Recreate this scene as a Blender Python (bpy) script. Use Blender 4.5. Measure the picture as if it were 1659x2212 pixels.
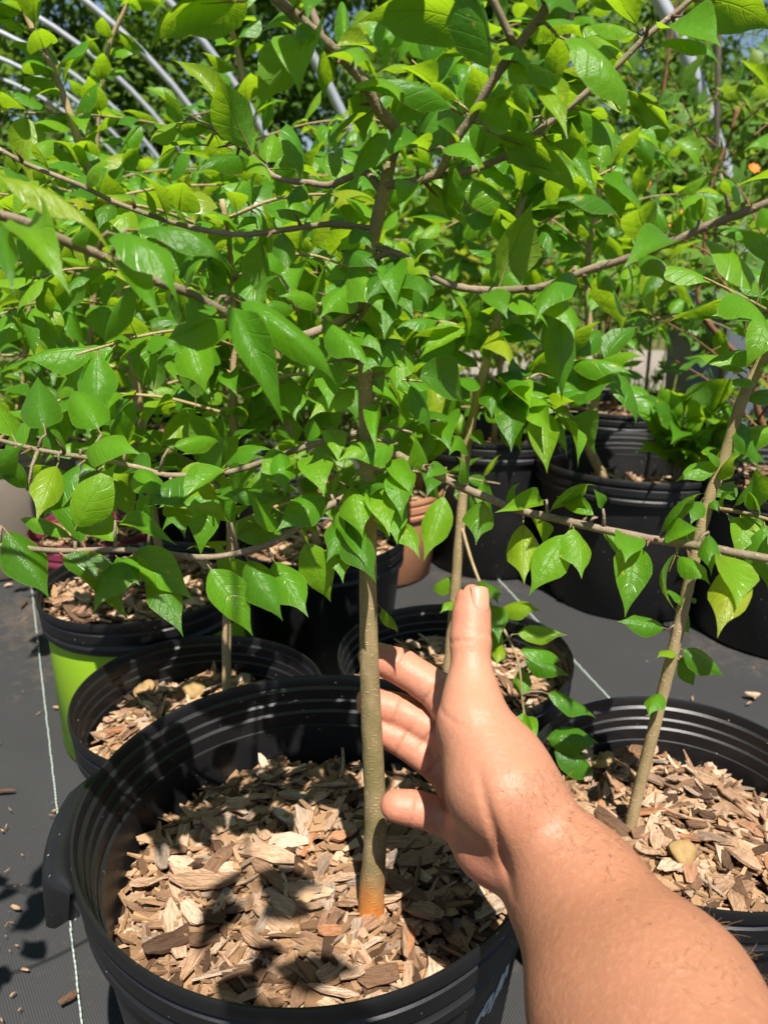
import bpy, bmesh, math, random
import numpy as np
from mathutils import Vector, Matrix

# ------------------------------------------------------------------ camera, sky, sun, exposure
for _o in list(bpy.data.objects):
    bpy.data.objects.remove(_o)
SC = bpy.context.scene
COL = SC.collection
CAM_H, PITCH, FPX = 0.585, math.radians(19.0), 1684.0     # eye height, tilt down, focal length (frame 1659 x 2212)
cam = bpy.data.objects.new('camera', bpy.data.cameras.new('camera'))
COL.objects.link(cam)
cam.location = (0, 0, CAM_H)
cam.rotation_euler = (math.radians(90) - PITCH, 0, 0)
cam.data.sensor_fit = 'VERTICAL'
cam.data.sensor_height = 24.0
cam.data.lens = 24.0 * FPX / 2212.0
cam.data.clip_start, cam.data.clip_end = 0.01, 600.0
cam.data.dof.use_dof = True
cam.data.dof.focus_distance = 0.43
cam.data.dof.aperture_fstop = 9.0
SC.camera = cam

SUN_EL, SUN_AZ = math.radians(63.0), math.radians(167.0)   # azimuth clockwise from +y: the sun stands behind the viewer
w = bpy.data.worlds.new('World'); SC.world = w; w.use_nodes = True
nt = w.node_tree
sky = nt.nodes.new('ShaderNodeTexSky'); sky.sky_type = 'NISHITA'; sky.sun_disc = False
sky.sun_elevation = SUN_EL; sky.sun_rotation = SUN_AZ
sky.air_density = 1.0; sky.dust_density = 0.6; sky.ozone_density = 1.2
nt.links.new(sky.outputs[0], nt.nodes['Background'].inputs[0])
nt.nodes['Background'].inputs[1].default_value = 0.05
sl = bpy.data.lights.new('sun', 'SUN'); sl.energy = 5.0; sl.angle = math.radians(0.53); sl.color = (1.0, 0.95, 0.87)
sun = bpy.data.objects.new('sun', sl); COL.objects.link(sun)
_sd = Vector((math.sin(SUN_AZ) * math.cos(SUN_EL), math.cos(SUN_AZ) * math.cos(SUN_EL), math.sin(SUN_EL)))
sun.rotation_euler = (-_sd).to_track_quat('-Z', 'Y').to_euler()
vs = SC.view_settings
SC.display_settings.display_device = 'sRGB'
vs.view_transform = 'Standard'; vs.look = 'None'; vs.exposure = 0.98; vs.gamma = 1.0; vs.use_curve_mapping = False
SC.render.engine = 'CYCLES'
SC.cycles.use_denoising = True
SC.cycles.max_bounces = 6; SC.cycles.diffuse_bounces = 2; SC.cycles.transmission_bounces = 4
SC.cycles.transparent_max_bounces = 8; SC.cycles.caustics_reflective = False; SC.cycles.caustics_refractive = False

# ------------------------------------------------------------------ measuring helpers
SP, CP = math.sin(PITCH), math.cos(PITCH)
FWD, UPV, EYE = Vector((0, CP, -SP)), Vector((0, SP, CP)), Vector((0, 0, CAM_H))
def ray(px, py):
    return FWD + Vector((1, 0, 0)) * ((px - 829.5) / FPX) - UPV * ((py - 1106.0) / FPX)
def at_depth(px, py, d): return EYE + ray(px, py) * d
def at_y(px, py, y):
    r = ray(px, py); return EYE + r * (y / r.y)
def at_z(px, py, z):
    r = ray(px, py); return EYE + r * ((z - CAM_H) / r.z)
def to_px(p):
    v = Vector(p) - EYE; d = v.dot(FWD)
    return (829.5 + v.x / d * FPX, 1106.0 - v.dot(UPV) / d * FPX, d)

# ------------------------------------------------------------------ object helpers
def mesh_from(verts, faces, smooth=True, mats=(), face_mat=None, uvs=None, name='mesh'):
    me = bpy.data.meshes.new(name)
    me.from_pydata([tuple(v) for v in verts], [], faces)
    for m in mats: me.materials.append(m)
    if face_mat is not None: me.polygons.foreach_set('material_index', face_mat)
    if smooth: me.polygons.foreach_set('use_smooth', [True] * len(me.polygons))
    if uvs is not None:
        ul = me.uv_layers.new(name='UVMap')
        li = np.empty(len(me.loops), dtype=np.int32); me.loops.foreach_get('vertex_index', li)
        ul.data.foreach_set('uv', np.asarray(uvs, dtype=np.float32)[li].ravel())
    me.update()
    return me
def link(name, me, parent=None, matrix=None):
    o = bpy.data.objects.new(name, me); COL.objects.link(o)
    if parent is not None: o.parent = parent
    if matrix is not None: o.matrix_local = matrix
    return o
def tag(o, label=None, cat=None, group=None, kind=None):
    if label: o['label'] = label
    if cat: o['category'] = cat
    if group: o['group'] = group
    if kind: o['kind'] = kind
    return o
def thing(name, label, cat, loc=(0, 0, 0), group=None):
    o = bpy.data.objects.new(name, None); o.empty_display_size = 0.02; COL.objects.link(o)
    o.location = loc
    return tag(o, label, cat, group)
def spline(pts, n):
    """Catmull-Rom through pts (tuples of any length), n samples per span."""
    P = np.asarray(pts, dtype=float)
    P = np.vstack([2 * P[0] - P[1], P, 2 * P[-1] - P[-2]])
    out = []
    for i in range(1, len(P) - 2):
        a, b, c, d = P[i - 1:i + 3]
        for k in range(n):
            t = k / n
            out.append(0.5 * (2 * b + (c - a) * t + (2 * a - 5 * b + 4 * c - d) * t * t + (3 * b - a - 3 * c + d) * t ** 3))
    out.append(P[-2])
    return np.array(out)
def tube(pts, rad, sides=8, cap=True, jitter=0.0, rng=None):
    """verts, faces of a tapered tube along pts."""
    P = np.asarray(pts, dtype=float); n = len(P)
    T = np.gradient(P, axis=0); T /= np.linalg.norm(T, axis=1)[:, None] + 1e-12
    ref = np.array([0, 0, 1.0]) if abs(T[0][2]) < 0.9 else np.array([1.0, 0, 0])
    u = np.cross(T[0], ref); u /= np.linalg.norm(u)
    V, F = [], []
    for i in range(n):
        u = u - T[i] * u.dot(T[i]); u /= np.linalg.norm(u); v = np.cross(T[i], u)
        for k in range(sides):
            a = 2 * math.pi * k / sides
            r = rad[i] * (1 + (rng.uniform(-jitter, jitter) if rng else 0))
            V.append(P[i] + (u * math.cos(a) + v * math.sin(a)) * r)
    for i in range(n - 1):
        for k in range(sides):
            k2 = (k + 1) % sides
            F.append((i * sides + k, i * sides + k2, (i + 1) * sides + k2, (i + 1) * sides + k))
    if cap:
        F.append(tuple(range(sides))[::-1]); F.append(tuple((n - 1) * sides + k for k in range(sides)))
    return V, F
class Bag:
    """collects several shells into one mesh"""
    def __init__(s): s.V, s.F, s.M = [], [], []
    def add(s, V, F, m=0):
        o = len(s.V); s.V += [tuple(v) for v in V]; s.F += [tuple(i + o for i in f) for f in F]; s.M += [m] * len(F)
    def box(s, c, h, rot=None, m=0):
        R = rot or Matrix.Identity(3); c = Vector(c)
        V = [c + R @ Vector((x * h[0], y * h[1], z * h[2])) for x in (-1, 1) for y in (-1, 1) for z in (-1, 1)]
        s.add(V, [(0, 1, 3, 2), (4, 6, 7, 5), (0, 4, 5, 1), (2, 3, 7, 6), (0, 2, 6, 4), (1, 5, 7, 3)], m)
    def mesh(s, mats=(), smooth=True): return mesh_from(s.V, s.F, smooth, mats, s.M)
def lathe(prof, seg=96, closed=False):
    V, F = [], []
    n = len(prof)
    for k in range(seg):
        a = 2 * math.pi * k / seg
        for r, z in prof: V.append((r * math.cos(a), r * math.sin(a), z))
    for k in range(seg):
        k2 = (k + 1) % seg
        for i in range(n - 1 + (1 if closed else 0)):
            j = (i + 1) % n
            F.append((k * n + i, k2 * n + i, k2 * n + j, k * n + j))
    return V, F

# ------------------------------------------------------------------ materials
class NT:
    def __init__(s, name):
        s.m = bpy.data.materials.new(name); s.m.use_nodes = True
        s.t = s.m.node_tree; s.t.nodes.clear()
        s.out = s.n('ShaderNodeOutputMaterial')
    def n(s, typ, **kw):
        x = s.t.nodes.new(typ)
        for k, v in kw.items(): setattr(x, k, v)
        return x
    def l(s, a, b): s.t.links.new(a, b)
    def put(s, sock, v):
        if hasattr(v, 'is_output'): s.l(v, sock)
        elif isinstance(v, (tuple, list)) and len(v) == 3 and sock.type == 'RGBA': sock.default_value = (*v, 1)
        else: sock.default_value = v
    def math(s, op, a, b=0.0, c=None, clamp=False):
        x = s.n('ShaderNodeMath', operation=op, use_clamp=clamp)
        s.put(x.inputs[0], a); s.put(x.inputs[1], b)
        if c is not None: s.put(x.inputs[2], c)
        return x.outputs[0]
    def mix(s, f, a, b, mode='MIX'):
        x = s.n('ShaderNodeMix', data_type='RGBA', blend_type=mode)
        s.put(x.inputs[0], f); s.put(x.inputs[6], a); s.put(x.inputs[7], b)
        return x.outputs[2]
    def ramp(s, f, stops, interp='LINEAR'):
        x = s.n('ShaderNodeValToRGB'); x.color_ramp.interpolation = interp
        e = x.color_ramp.elements
        while len(e) < len(stops): e.new(0.5)
        for k, (p, c) in enumerate(stops): e[k].position = p; e[k].color = (*c, 1) if len(c) == 3 else c
        s.put(x.inputs[0], f); return x.outputs[0]
    def noise(s, vec, scale, detail=4, rough=0.55, dist=0.0):
        x = s.n('ShaderNodeTexNoise'); x.inputs['Scale'].default_value = scale; x.inputs['Detail'].default_value = detail
        x.inputs['Roughness'].default_value = rough; x.inputs['Distortion'].default_value = dist
        if vec is not None: s.l(vec, x.inputs['Vector'])
        return x.outputs['Fac']
    def coord(s, which='Object'): return s.n('ShaderNodeTexCoord').outputs[which]
    def scaled(s, vec, sc, loc=None):
        x = s.n('ShaderNodeMapping'); s.l(vec, x.inputs[0]); s.put(x.inputs['Scale'], sc)
        if loc is not None: s.put(x.inputs['Location'], loc)
        return x.outputs[0]
    def rnd(s): return s.n('ShaderNodeObjectInfo').outputs['Random']
    def xyz(s, vec):
        x = s.n('ShaderNodeSeparateXYZ'); s.l(vec, x.inputs[0]); return x.outputs
    def bump(s, h, strength=0.4, dist=0.001):
        x = s.n('ShaderNodeBump'); x.inputs['Strength'].default_value = strength; x.inputs['Distance'].default_value = dist
        s.l(h, x.inputs['Height']); return x.outputs[0]
    def bsdf(s, color, rough=0.6, spec=0.5, normal=None, **kw):
        x = s.n('ShaderNodeBsdfPrincipled')
        s.put(x.inputs['Base Color'], color); s.put(x.inputs['Roughness'], rough); s.put(x.inputs['Specular IOR Level'], spec)
        if normal is not None: s.l(normal, x.inputs['Normal'])
        for k, v in kw.items(): s.put(x.inputs[k.replace('_', ' ')], v)
        return x.outputs[0]
    def done(s, sh): s.l(sh, s.out.inputs['Surface']); return s.m

def leaf_material(name, hues, trans, gloss=0.31, spots=1.0, each=False):
    """hues: colour stops over the leaf-to-leaf random number; trans: tint of the light that comes through"""
    g = NT(name)
    if each: an = g.n('ShaderNodeAttribute'); an.attribute_name = 'tone'; rnd = an.outputs['Fac']     # many leaves in one mesh: each carries its own number
    else: rnd = g.rnd()
    uv = g.coord('UV'); u, v, _ = g.xyz(uv)
    ax = g.math('ABSOLUTE', g.math('SUBTRACT', u, 0.5))               # 0 midrib .. 0.5 margin
    mid = g.math('SUBTRACT', 1.0, g.math('MULTIPLY', ax, 38.0), clamp=True)
    side = g.math('FRACT', g.math('MULTIPLY', g.math('SUBTRACT', v, g.math('MULTIPLY', ax, 0.42)), 6.5))
    side = g.math('SUBTRACT', 1.0, g.math('MULTIPLY', g.math('ABSOLUTE', g.math('SUBTRACT', side, 0.5)), 13.0), clamp=True)
    vein = g.math('MAXIMUM', mid, g.math('MULTIPLY', side, 0.5))
    off = g.n('ShaderNodeCombineXYZ'); g.put(off.inputs[0], g.math('MULTIPLY', rnd, 37.0)); g.put(off.inputs[1], g.math('MULTIPLY', rnd, 91.0))
    vec = g.n('ShaderNodeVectorMath', operation='ADD'); g.l(g.coord('Object'), vec.inputs[0]); g.l(off.outputs[0], vec.inputs[1])
    vec = vec.outputs[0]
    base = g.ramp(rnd, hues)
    mott = g.noise(vec, 5.0, 3)
    base = g.mix(g.math('MULTIPLY', mott, 0.30), base, (0.07, 0.20, 0.008))
    fine = g.noise(vec, 60.0, 2)
    base = g.mix(g.math('MULTIPLY', vein, 0.40), base, (0.16, 0.32, 0.035))
    # yellowed and brown flecks on some of the leaves
    sp = g.noise(vec, 9.0, 2)
    r2 = g.math('FRACT', g.math('MULTIPLY', rnd, 17.31))
    thr = g.math('ADD', 0.64, g.math('MULTIPLY', r2, 0.20))
    fl = g.math('MULTIPLY', g.math('SUBTRACT', sp, thr), 14.0 * spots, clamp=True)
    base = g.mix(fl, base, (0.42, 0.36, 0.03))
    sp2 = g.noise(vec, 23.0, 1)
    fl2 = g.math('MULTIPLY', g.math('SUBTRACT', sp2, g.math('ADD', thr, 0.09)), 22.0 * spots, clamp=True)
    base = g.mix(fl2, base, (0.10, 0.04, 0.012))
    tipb = g.math('MULTIPLY', g.math('SUBTRACT', v, 0.975), 60.0, clamp=True)
    base = g.mix(g.math('MULTIPLY', tipb, g.math('GREATER_THAN', r2, 0.45)), base, (0.12, 0.05, 0.015))
    edge = g.math('MULTIPLY', g.math('SUBTRACT', ax, 0.465), 30.0, clamp=True)
    base = g.mix(g.math('MULTIPLY', edge, 0.5), base, (0.22, 0.32, 0.06))
    back = g.n('ShaderNodeNewGeometry').outputs['Backfacing']
    base = g.mix(g.math('MULTIPLY', back, 0.45), base, (0.11, 0.22, 0.03))
    h = g.math('ADD', g.math('MULTIPLY', vein, -0.8), g.math('ADD', g.math('MULTIPLY', fine, 0.12), g.math('MULTIPLY', g.noise(vec, 7.0, 1), 0.35)))
    nb = g.bump(h, 0.28, 0.012)
    rough = g.math('ADD', gloss, g.math('MULTIPLY', back, 0.25))
    p = g.bsdf(base, rough, 0.45, nb)
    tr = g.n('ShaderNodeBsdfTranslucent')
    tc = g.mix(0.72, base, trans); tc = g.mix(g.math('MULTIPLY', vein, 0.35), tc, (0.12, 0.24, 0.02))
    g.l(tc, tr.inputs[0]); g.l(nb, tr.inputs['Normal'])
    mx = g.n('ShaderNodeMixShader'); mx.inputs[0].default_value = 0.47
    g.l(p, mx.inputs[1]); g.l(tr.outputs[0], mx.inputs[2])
    return g.done(mx.outputs[0])

M = {}
M['leaf'] = leaf_material('leaf_green', [(0.0, (0.040, 0.140, 0.010)), (0.3, (0.066, 0.215, 0.010)), (0.65, (0.108, 0.29, 0.011)), (0.9, (0.17, 0.34, 0.012)), (1.0, (0.30, 0.34, 0.016))], (0.46, 0.70, 0.010))
M['leaf_young'] = leaf_material('leaf_yellow_green', [(0.0, (0.10, 0.21, 0.012)), (0.6, (0.16, 0.26, 0.014)), (0.92, (0.24, 0.29, 0.016)), (1.0, (0.32, 0.27, 0.02))], (0.5, 0.62, 0.03), 0.45)
M['leaf_maple'] = leaf_material('leaf_lobed_green', [(0.0, (0.05, 0.14, 0.018)), (0.6, (0.08, 0.19, 0.02)), (0.92, (0.13, 0.23, 0.02)), (1.0, (0.25, 0.22, 0.02))], (0.36, 0.55, 0.03), 0.5)
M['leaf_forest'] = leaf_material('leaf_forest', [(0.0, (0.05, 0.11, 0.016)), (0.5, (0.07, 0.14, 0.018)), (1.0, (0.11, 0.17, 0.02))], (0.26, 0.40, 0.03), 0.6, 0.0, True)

M['leaf_each'] = leaf_material('leaf_green_mass', [(0.0, (0.045, 0.145, 0.010)), (0.5, (0.085, 0.23, 0.010)), (0.9, (0.14, 0.28, 0.011)), (1.0, (0.25, 0.30, 0.015))], (0.46, 0.70, 0.010), each=True)
M['leaf_young_each'] = leaf_material('leaf_yellow_green_mass', [(0.0, (0.08, 0.19, 0.012)), (0.5, (0.15, 0.25, 0.014)), (0.9, (0.24, 0.29, 0.016)), (1.0, (0.34, 0.27, 0.02))], (0.5, 0.62, 0.03), 0.45, each=True)
M['leaf_maple_each'] = leaf_material('leaf_lobed_mass', [(0.0, (0.05, 0.13, 0.018)), (0.6, (0.09, 0.20, 0.02)), (1.0, (0.18, 0.25, 0.02))], (0.36, 0.55, 0.03), 0.5, each=True)

def bark_material(name, c1, c2, base_orange=False, green=0.0):
    g = NT(name); co = g.coord('Object')
    n1 = g.noise(g.scaled(co, (1, 1, 0.25)), 220, 4, 0.6)
    n2 = g.noise(g.scaled(co, (1, 1, 2.6)), 330, 3, 0.55)
    n3 = g.noise(co, 38, 3)
    c = g.mix(n1, c1, c2)
    lent = g.math('MULTIPLY', g.math('SUBTRACT', n2, 0.56), 9.0, clamp=True)
    c = g.mix(g.math('MULTIPLY', lent, 0.55), c, tuple(min(1, x * 1.7) for x in c2))
    c = g.mix(g.math('MULTIPLY', g.math('SUBTRACT', n3, 0.42), 3.2, clamp=True), c, (c1[0] * 0.85 + 0.01, c1[1] * 0.95 + 0.015, c1[2] * 0.8))
    if base_orange:
        z = g.xyz(co)[2]
        f = g.math('MULTIPLY', g.math('SUBTRACT', 0.088, g.math('ADD', z, g.math('ADD', g.math('MULTIPLY', n3, 0.03), g.math('MULTIPLY', n1, 0.03)))), 26.0, clamp=True)
        c = g.mix(f, c, g.mix(n1, (0.42, 0.11, 0.014), (0.72, 0.28, 0.05)))
    h = g.math('ADD', g.math('MULTIPLY', n1, 0.6), g.math('ADD', g.math('MULTIPLY', lent, 0.35), g.math('MULTIPLY', n3, 0.5)))
    return g.done(g.bsdf(c, 0.72, 0.3, g.bump(h, 0.9, 0.0009)))
M['bark'] = bark_material('bark_tan', (0.17, 0.13, 0.06), (0.40, 0.29, 0.15), True)
M['bark_branch'] = bark_material('bark_branch', (0.14, 0.10, 0.066), (0.31, 0.235, 0.165))
M['bark_pale'] = bark_material('bark_pale', (0.26, 0.18, 0.09), (0.42, 0.31, 0.17))
M['bark_red'] = bark_material('bark_red', (0.12, 0.05, 0.025), (0.24, 0.11, 0.055))
M['bark_dark'] = bark_material('bark_dark', (0.05, 0.04, 0.028), (0.11, 0.085, 0.06))
g = NT('petiole'); M['petiole'] = g.done(g.bsdf(g.mix(g.rnd(), (0.22, 0.12, 0.06), (0.17, 0.20, 0.05)), 0.6, 0.3))
g = NT('thorn'); M['thorn'] = g.done(g.bsdf((0.13, 0.075, 0.045), 0.6, 0.3))

def plastic(name, col, rough=0.42, dust=(0.10, 0.09, 0.075), scratch=0.35):
    g = NT(name); co = g.coord('Object')
    n = g.noise(co, 14, 5, 0.6); f = g.noise(co, 420, 3, 0.6)
    sc = g.noise(g.scaled(co, (1, 1, 14)), 26, 4, 0.7)
    c = g.mix(g.math('MULTIPLY', g.math('SUBTRACT', n, 0.42), 1.1 * scratch, clamp=True), col, dust)
    dots = g.math('MULTIPLY', g.math('SUBTRACT', g.noise(co, 260, 2), 0.735), 30, clamp=True)
    c = g.mix(dots, c, (0.42, 0.38, 0.32))
    r = g.math('ADD', rough - 0.08, g.math('MULTIPLY', n, 0.24))
    h = g.math('ADD', g.math('MULTIPLY', f, 0.25), g.math('MULTIPLY', sc, 0.35))
    return g.done(g.bsdf(c, r, 0.5, g.bump(h, 0.35, 0.0008)))
M['pot_black'] = plastic('plastic_black', (0.006, 0.006, 0.007), 0.40, (0.05, 0.045, 0.04), 0.25)
M['pot_black_old'] = plastic('plastic_black_dusty', (0.008, 0.008, 0.009), 0.46, (0.07, 0.065, 0.055), 0.4)
M['pot_green'] = plastic('plastic_lime', (0.30, 0.52, 0.015), 0.5, (0.22, 0.32, 0.05), 0.25)
M['pot_maroon'] = plastic('plastic_maroon', (0.17, 0.02, 0.045), 0.5, (0.2, 0.1, 0.1), 0.3)
M['pot_taupe'] = plastic('plastic_taupe', (0.26, 0.21, 0.17), 0.6, (0.4, 0.34, 0.28), 0.8)
M['tub_grey'] = plastic('plastic_grey', (0.11, 0.125, 0.15), 0.45, (0.2, 0.2, 0.2), 0.4)
g = NT('terracotta'); co = g.coord('Object'); n = g.noise(co, 30, 5)
M['terracotta'] = g.done(g.bsdf(g.mix(n, (0.36, 0.14, 0.07), (0.50, 0.25, 0.14)), 0.8, 0.2, g.bump(g.noise(co, 300, 3), 0.3, 0.001)))
g = NT('concrete'); co = g.coord('Object'); n = g.noise(co, 24, 6, 0.65)
M['concrete'] = g.done(g.bsdf(g.mix(n, (0.20, 0.18, 0.14), (0.42, 0.38, 0.30)), 0.9, 0.2, g.bump(g.noise(co, 160, 5, 0.7), 0.8, 0.003)))

g = NT('wood_chip'); co = g.coord('Object'); rn = g.rnd()
off = g.n('ShaderNodeCombineXYZ'); g.put(off.inputs[0], g.math('MULTIPLY', rn, 13.0)); g.put(off.inputs[2], g.math('MULTIPLY', rn, 29.0))
va = g.n('ShaderNodeVectorMath', operation='ADD'); g.l(co, va.inputs[0]); g.l(off.outputs[0], va.inputs[1])
gr = g.noise(g.scaled(va.outputs[0], (0.12, 1, 1)), 750, 4, 0.65)
pt = g.noise(va.outputs[0], 70, 3)
c = g.ramp(rn, [(0.0, (0.08, 0.045, 0.027)), (0.16, (0.20, 0.115, 0.068)), (0.36, (0.41, 0.255, 0.155)), (0.56, (0.55, 0.37, 0.24)), (0.75, (0.66, 0.49, 0.35)), (0.86, (0.30, 0.24, 0.19)), (0.94, (0.44, 0.19, 0.08)), (1.0, (0.70, 0.54, 0.40))])
st = g.math('MULTIPLY', g.math('SUBTRACT', gr, 0.40), 3.2, clamp=True)
c = g.mix(g.math('MULTIPLY', st, 0.75), c, (0.42, 0.28, 0.18), 'MULTIPLY')
c = g.mix(g.math('MULTIPLY', g.math('SUBTRACT', pt, 0.5), 1.6, clamp=True), c, (0.13, 0.085, 0.055))
M['chip'] = g.done(g.bsdf(c, 0.82, 0.2, g.bump(gr, 1.0, 0.0022)))
g = NT('wood_chip_bed'); co = g.coord('Object')
at = g.n('ShaderNodeAttribute'); at.attribute_name = 'tone'
gr = g.noise(co, 420, 4, 0.65)
c = g.ramp(at.outputs['Fac'], [(0.0, (0.06, 0.036, 0.022)), (0.25, (0.17, 0.10, 0.055)), (0.5, (0.32, 0.20, 0.11)), (0.75, (0.45, 0.30, 0.175)), (0.9, (0.28, 0.22, 0.17)), (1.0, (0.55, 0.40, 0.27))])
c = g.mix(g.math('MULTIPLY', gr, 0.6), c, (0.55, 0.38, 0.24), 'MULTIPLY')
M['chip_bed'] = g.done(g.bsdf(c, 0.85, 0.2, g.bump(gr, 0.8, 0.001)))
g = NT('soil'); co = g.coord('Object'); n = g.noise(co, 120, 6, 0.7)
M['soil'] = g.done(g.bsdf(g.mix(n, (0.02, 0.013, 0.008), (0.09, 0.055, 0.03)), 0.95, 0.1, g.bump(n, 1.0, 0.004)))
g = NT('mushroom'); co = g.coord('Object'); n = g.noise(co, 160, 4)
M['mushroom'] = g.done(g.bsdf(g.mix(n, (0.20, 0.12, 0.045), (0.38, 0.26, 0.11)), 0.7, 0.3, g.bump(n, 0.5, 0.0015)))
# ------------------------------------------------------------------ ground, weed mat, path
def sheet(name, x0, x1, y0, y1, z, mat, nx=2, ny=2, fn=None):
    V = [(x0 + (x1 - x0) * i / (nx - 1), y0 + (y1 - y0) * j / (ny - 1), 0) for j in range(ny) for i in range(nx)]
    V = [(x, y, z + (fn(x, y) if fn else 0)) for x, y, _ in V]
    F = [(j * nx + i, j * nx + i + 1, (j + 1) * nx + i + 1, (j + 1) * nx + i) for j in range(ny - 1) for i in range(nx - 1)]
    return tag(link(name, mesh_from(V, F, True, [mat])), kind='structure')
g = NT('ground_grass'); co = g.coord('Object'); n = g.noise(co, 3.0, 6, 0.7); n2 = g.noise(co, 40, 4, 0.7)
c = g.mix(n, (0.05, 0.075, 0.02), (0.13, 0.14, 0.045)); c = g.mix(g.math('MULTIPLY', n2, 0.5), c, (0.20, 0.15, 0.08))
M['ground'] = g.done(g.bsdf(c, 0.95, 0.1, g.bump(n2, 0.8, 0.03)))
sheet('ground', -260, 260, -120, 420, -0.012, M['ground'], 3, 3)
g = NT('weed_mat'); co = g.coord('Object')
x, y, _ = g.xyz(co)
wx = g.math('SINE', g.math('MULTIPLY', x, 2400.0)); wy = g.math('SINE', g.math('MULTIPLY', y, 1700.0))
wv = g.math('MULTIPLY', wx, wy)
n = g.noise(co, 7, 5, 0.6); n2 = g.noise(co, 2.2, 4, 0.6); sp = g.noise(co, 55, 5, 0.75)
c = g.mix(n, (0.017, 0.0175, 0.018), (0.034, 0.034, 0.035))
c = g.mix(g.math('MULTIPLY', g.math('ADD', wv, 1.0), 0.16), c, (0.062, 0.062, 0.062))
dirt = g.math('MULTIPLY', g.math('SUBTRACT', g.math('ADD', g.math('MULTIPLY', n2, 0.75), g.math('MULTIPLY', sp, 0.35)), 0.60), 5.0, clamp=True)
c = g.mix(g.math('MULTIPLY', dirt, 0.7), c, (0.17, 0.12, 0.075))
M['mat'] = g.done(g.bsdf(c, 0.72, 0.35, g.bump(g.math('ADD', wv, g.math('MULTIPLY', n, 3.0)), 0.5, 0.0008)))
_r = random.Random(4)
weed_mat = sheet('weed_mat', -2.6, 2.4, -1.4, 2.35, 0.0, M['mat'], 90, 70, lambda x, y: 0.0022 * math.sin(x * 9 + 1.3 * math.sin(y * 5)) + 0.0022 * math.sin(y * 24 + x * 14))
g = NT('thread'); M['thread'] = g.done(g.bsdf((0.42, 0.50, 0.44), 0.7, 0.3))
def stitched(a, b, step=0.006):
    bag = Bag(); a, b = Vector(a), Vector(b); L = (b - a).length; d = (b - a) / L; s = Vector((-d.y, d.x, 0)); t = 0.0
    rr = random.Random(8)
    while t < L:
        q = a + d * t + s * rr.uniform(-.0004, .0004); e = q + d * step * 0.62; wd = s * 0.0006
        bag.add([q - wd + Vector((0, 0, 0.0062)), e - wd + Vector((0, 0, 0.0062)), e + wd + Vector((0, 0, 0.0068)), q + wd + Vector((0, 0, 0.0068)),
                 q - wd, e - wd, e + wd, q + wd], [(0, 1, 2, 3), (4, 7, 6, 5), (0, 4, 5, 1), (2, 6, 7, 3), (0, 3, 7, 4), (1, 5, 6, 2)])
        t += step
    o = link('stitching', bag.mesh([M['thread']], False), weed_mat); tag(o, 'pale stitched seam line', kind='stuff')
p0, p1 = at_z(177, 2205, 0), at_z(75, 1316, 0)
dd = (p1 - p0).normalized(); stitched(p0 - dd * 0.5, p1 + dd * 0.5)
p0 = at_z(1080, 1262, 0); p1 = at_z(1300, 1500, 0); dd = (p1 - p0).normalized(); stitched(p0 - dd * 0.4, p1 + dd * 0.6)
g = NT('gravel_path'); co = g.coord('Object'); n = g.noise(co, 60, 6, 0.7)
M['path'] = g.done(g.bsdf(g.mix(n, (0.16, 0.135, 0.11), (0.34, 0.29, 0.25)), 0.95, 0.1, g.bump(n, 0.8, 0.01)))
sheet('path', -0.3, 6.0, 3.3, 4.6, -0.004, M['path'], 40, 8, lambda x, y: 0.003 * math.sin(x * 5 + y * 3))

# ------------------------------------------------------------------ pots
def pot_meshes(R, H, mat_wall, mat_rim, seg=96, taper=0.80):
    wall = [(0.0, 0.004), (taper * R - 0.008, 0.004), (taper * R - 0.003, 0.0), (taper * R, 0.004), (0.938 * R, H - 0.047), (0.94 * R, H - 0.040),
            (0.905 * R, H - 0.040), (0.90 * R, H - 0.050), (taper * R - 0.006, 0.012), (0.0, 0.012)]
    rim = [(0.94 * R, H - 0.0405), (0.972 * R, H - 0.0400), (0.982 * R, H - 0.0385), (0.984 * R, H - 0.0325), (0.968 * R, H - 0.0300), (0.966 * R, H - 0.0270),
           (0.988 * R, H - 0.0250), (0.990 * R, H - 0.0150), (0.974 * R, H - 0.0130), (0.974 * R, H - 0.0110), (0.998 * R, H - 0.0090), (R, H - 0.0065), (R, H - 0.0020),
           (0.994 * R, H), (0.984 * R, H - 0.0003), (0.978 * R, H - 0.0020), (0.976 * R, H - 0.0085), (0.958 * R, H - 0.0105), (0.956 * R, H - 0.0190),
           (0.944 * R, H - 0.0205), (0.942 * R, H - 0.0275), (0.926 * R, H - 0.0290), (0.922 * R, H - 0.0395), (0.905 * R, H - 0.0405)]
    V, F = lathe(wall, seg); mw = mesh_from(V, F, True, [mat_wall]); V, F = lathe(rim, seg); mr = mesh_from(V, F, True, [mat_rim])
    ph = [7.1 * R * 100 % 6.28, 3.3 * H * 100 % 6.28]            # nursery pots are never quite round
    for me in (mw, mr):
        for v in me.vertices:
            a = math.atan2(v.co.y, v.co.x); k = (1 + .009 * math.sin(2 * a + ph[0]) + .004 * math.sin(3 * a + ph[1])) if v.co.z > .02 else 1
            v.co.x *= k; v.co.y *= k; v.co.z += .0016 * math.sin(2 * a + ph[1]) * max(0, v.co.z) / H
        bm = bmesh.new(); bm.from_mesh(me); bmesh.ops.remove_doubles(bm, verts=bm.verts, dist=1e-6)
        for e in bm.edges:
            if len(e.link_faces) == 2 and e.calc_face_angle(0) > math.radians(38): e.smooth = False
        bmesh.ops.recalc_face_normals(bm, faces=bm.faces); bm.to_mesh(me); bm.free()
    return mw, mr
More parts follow.
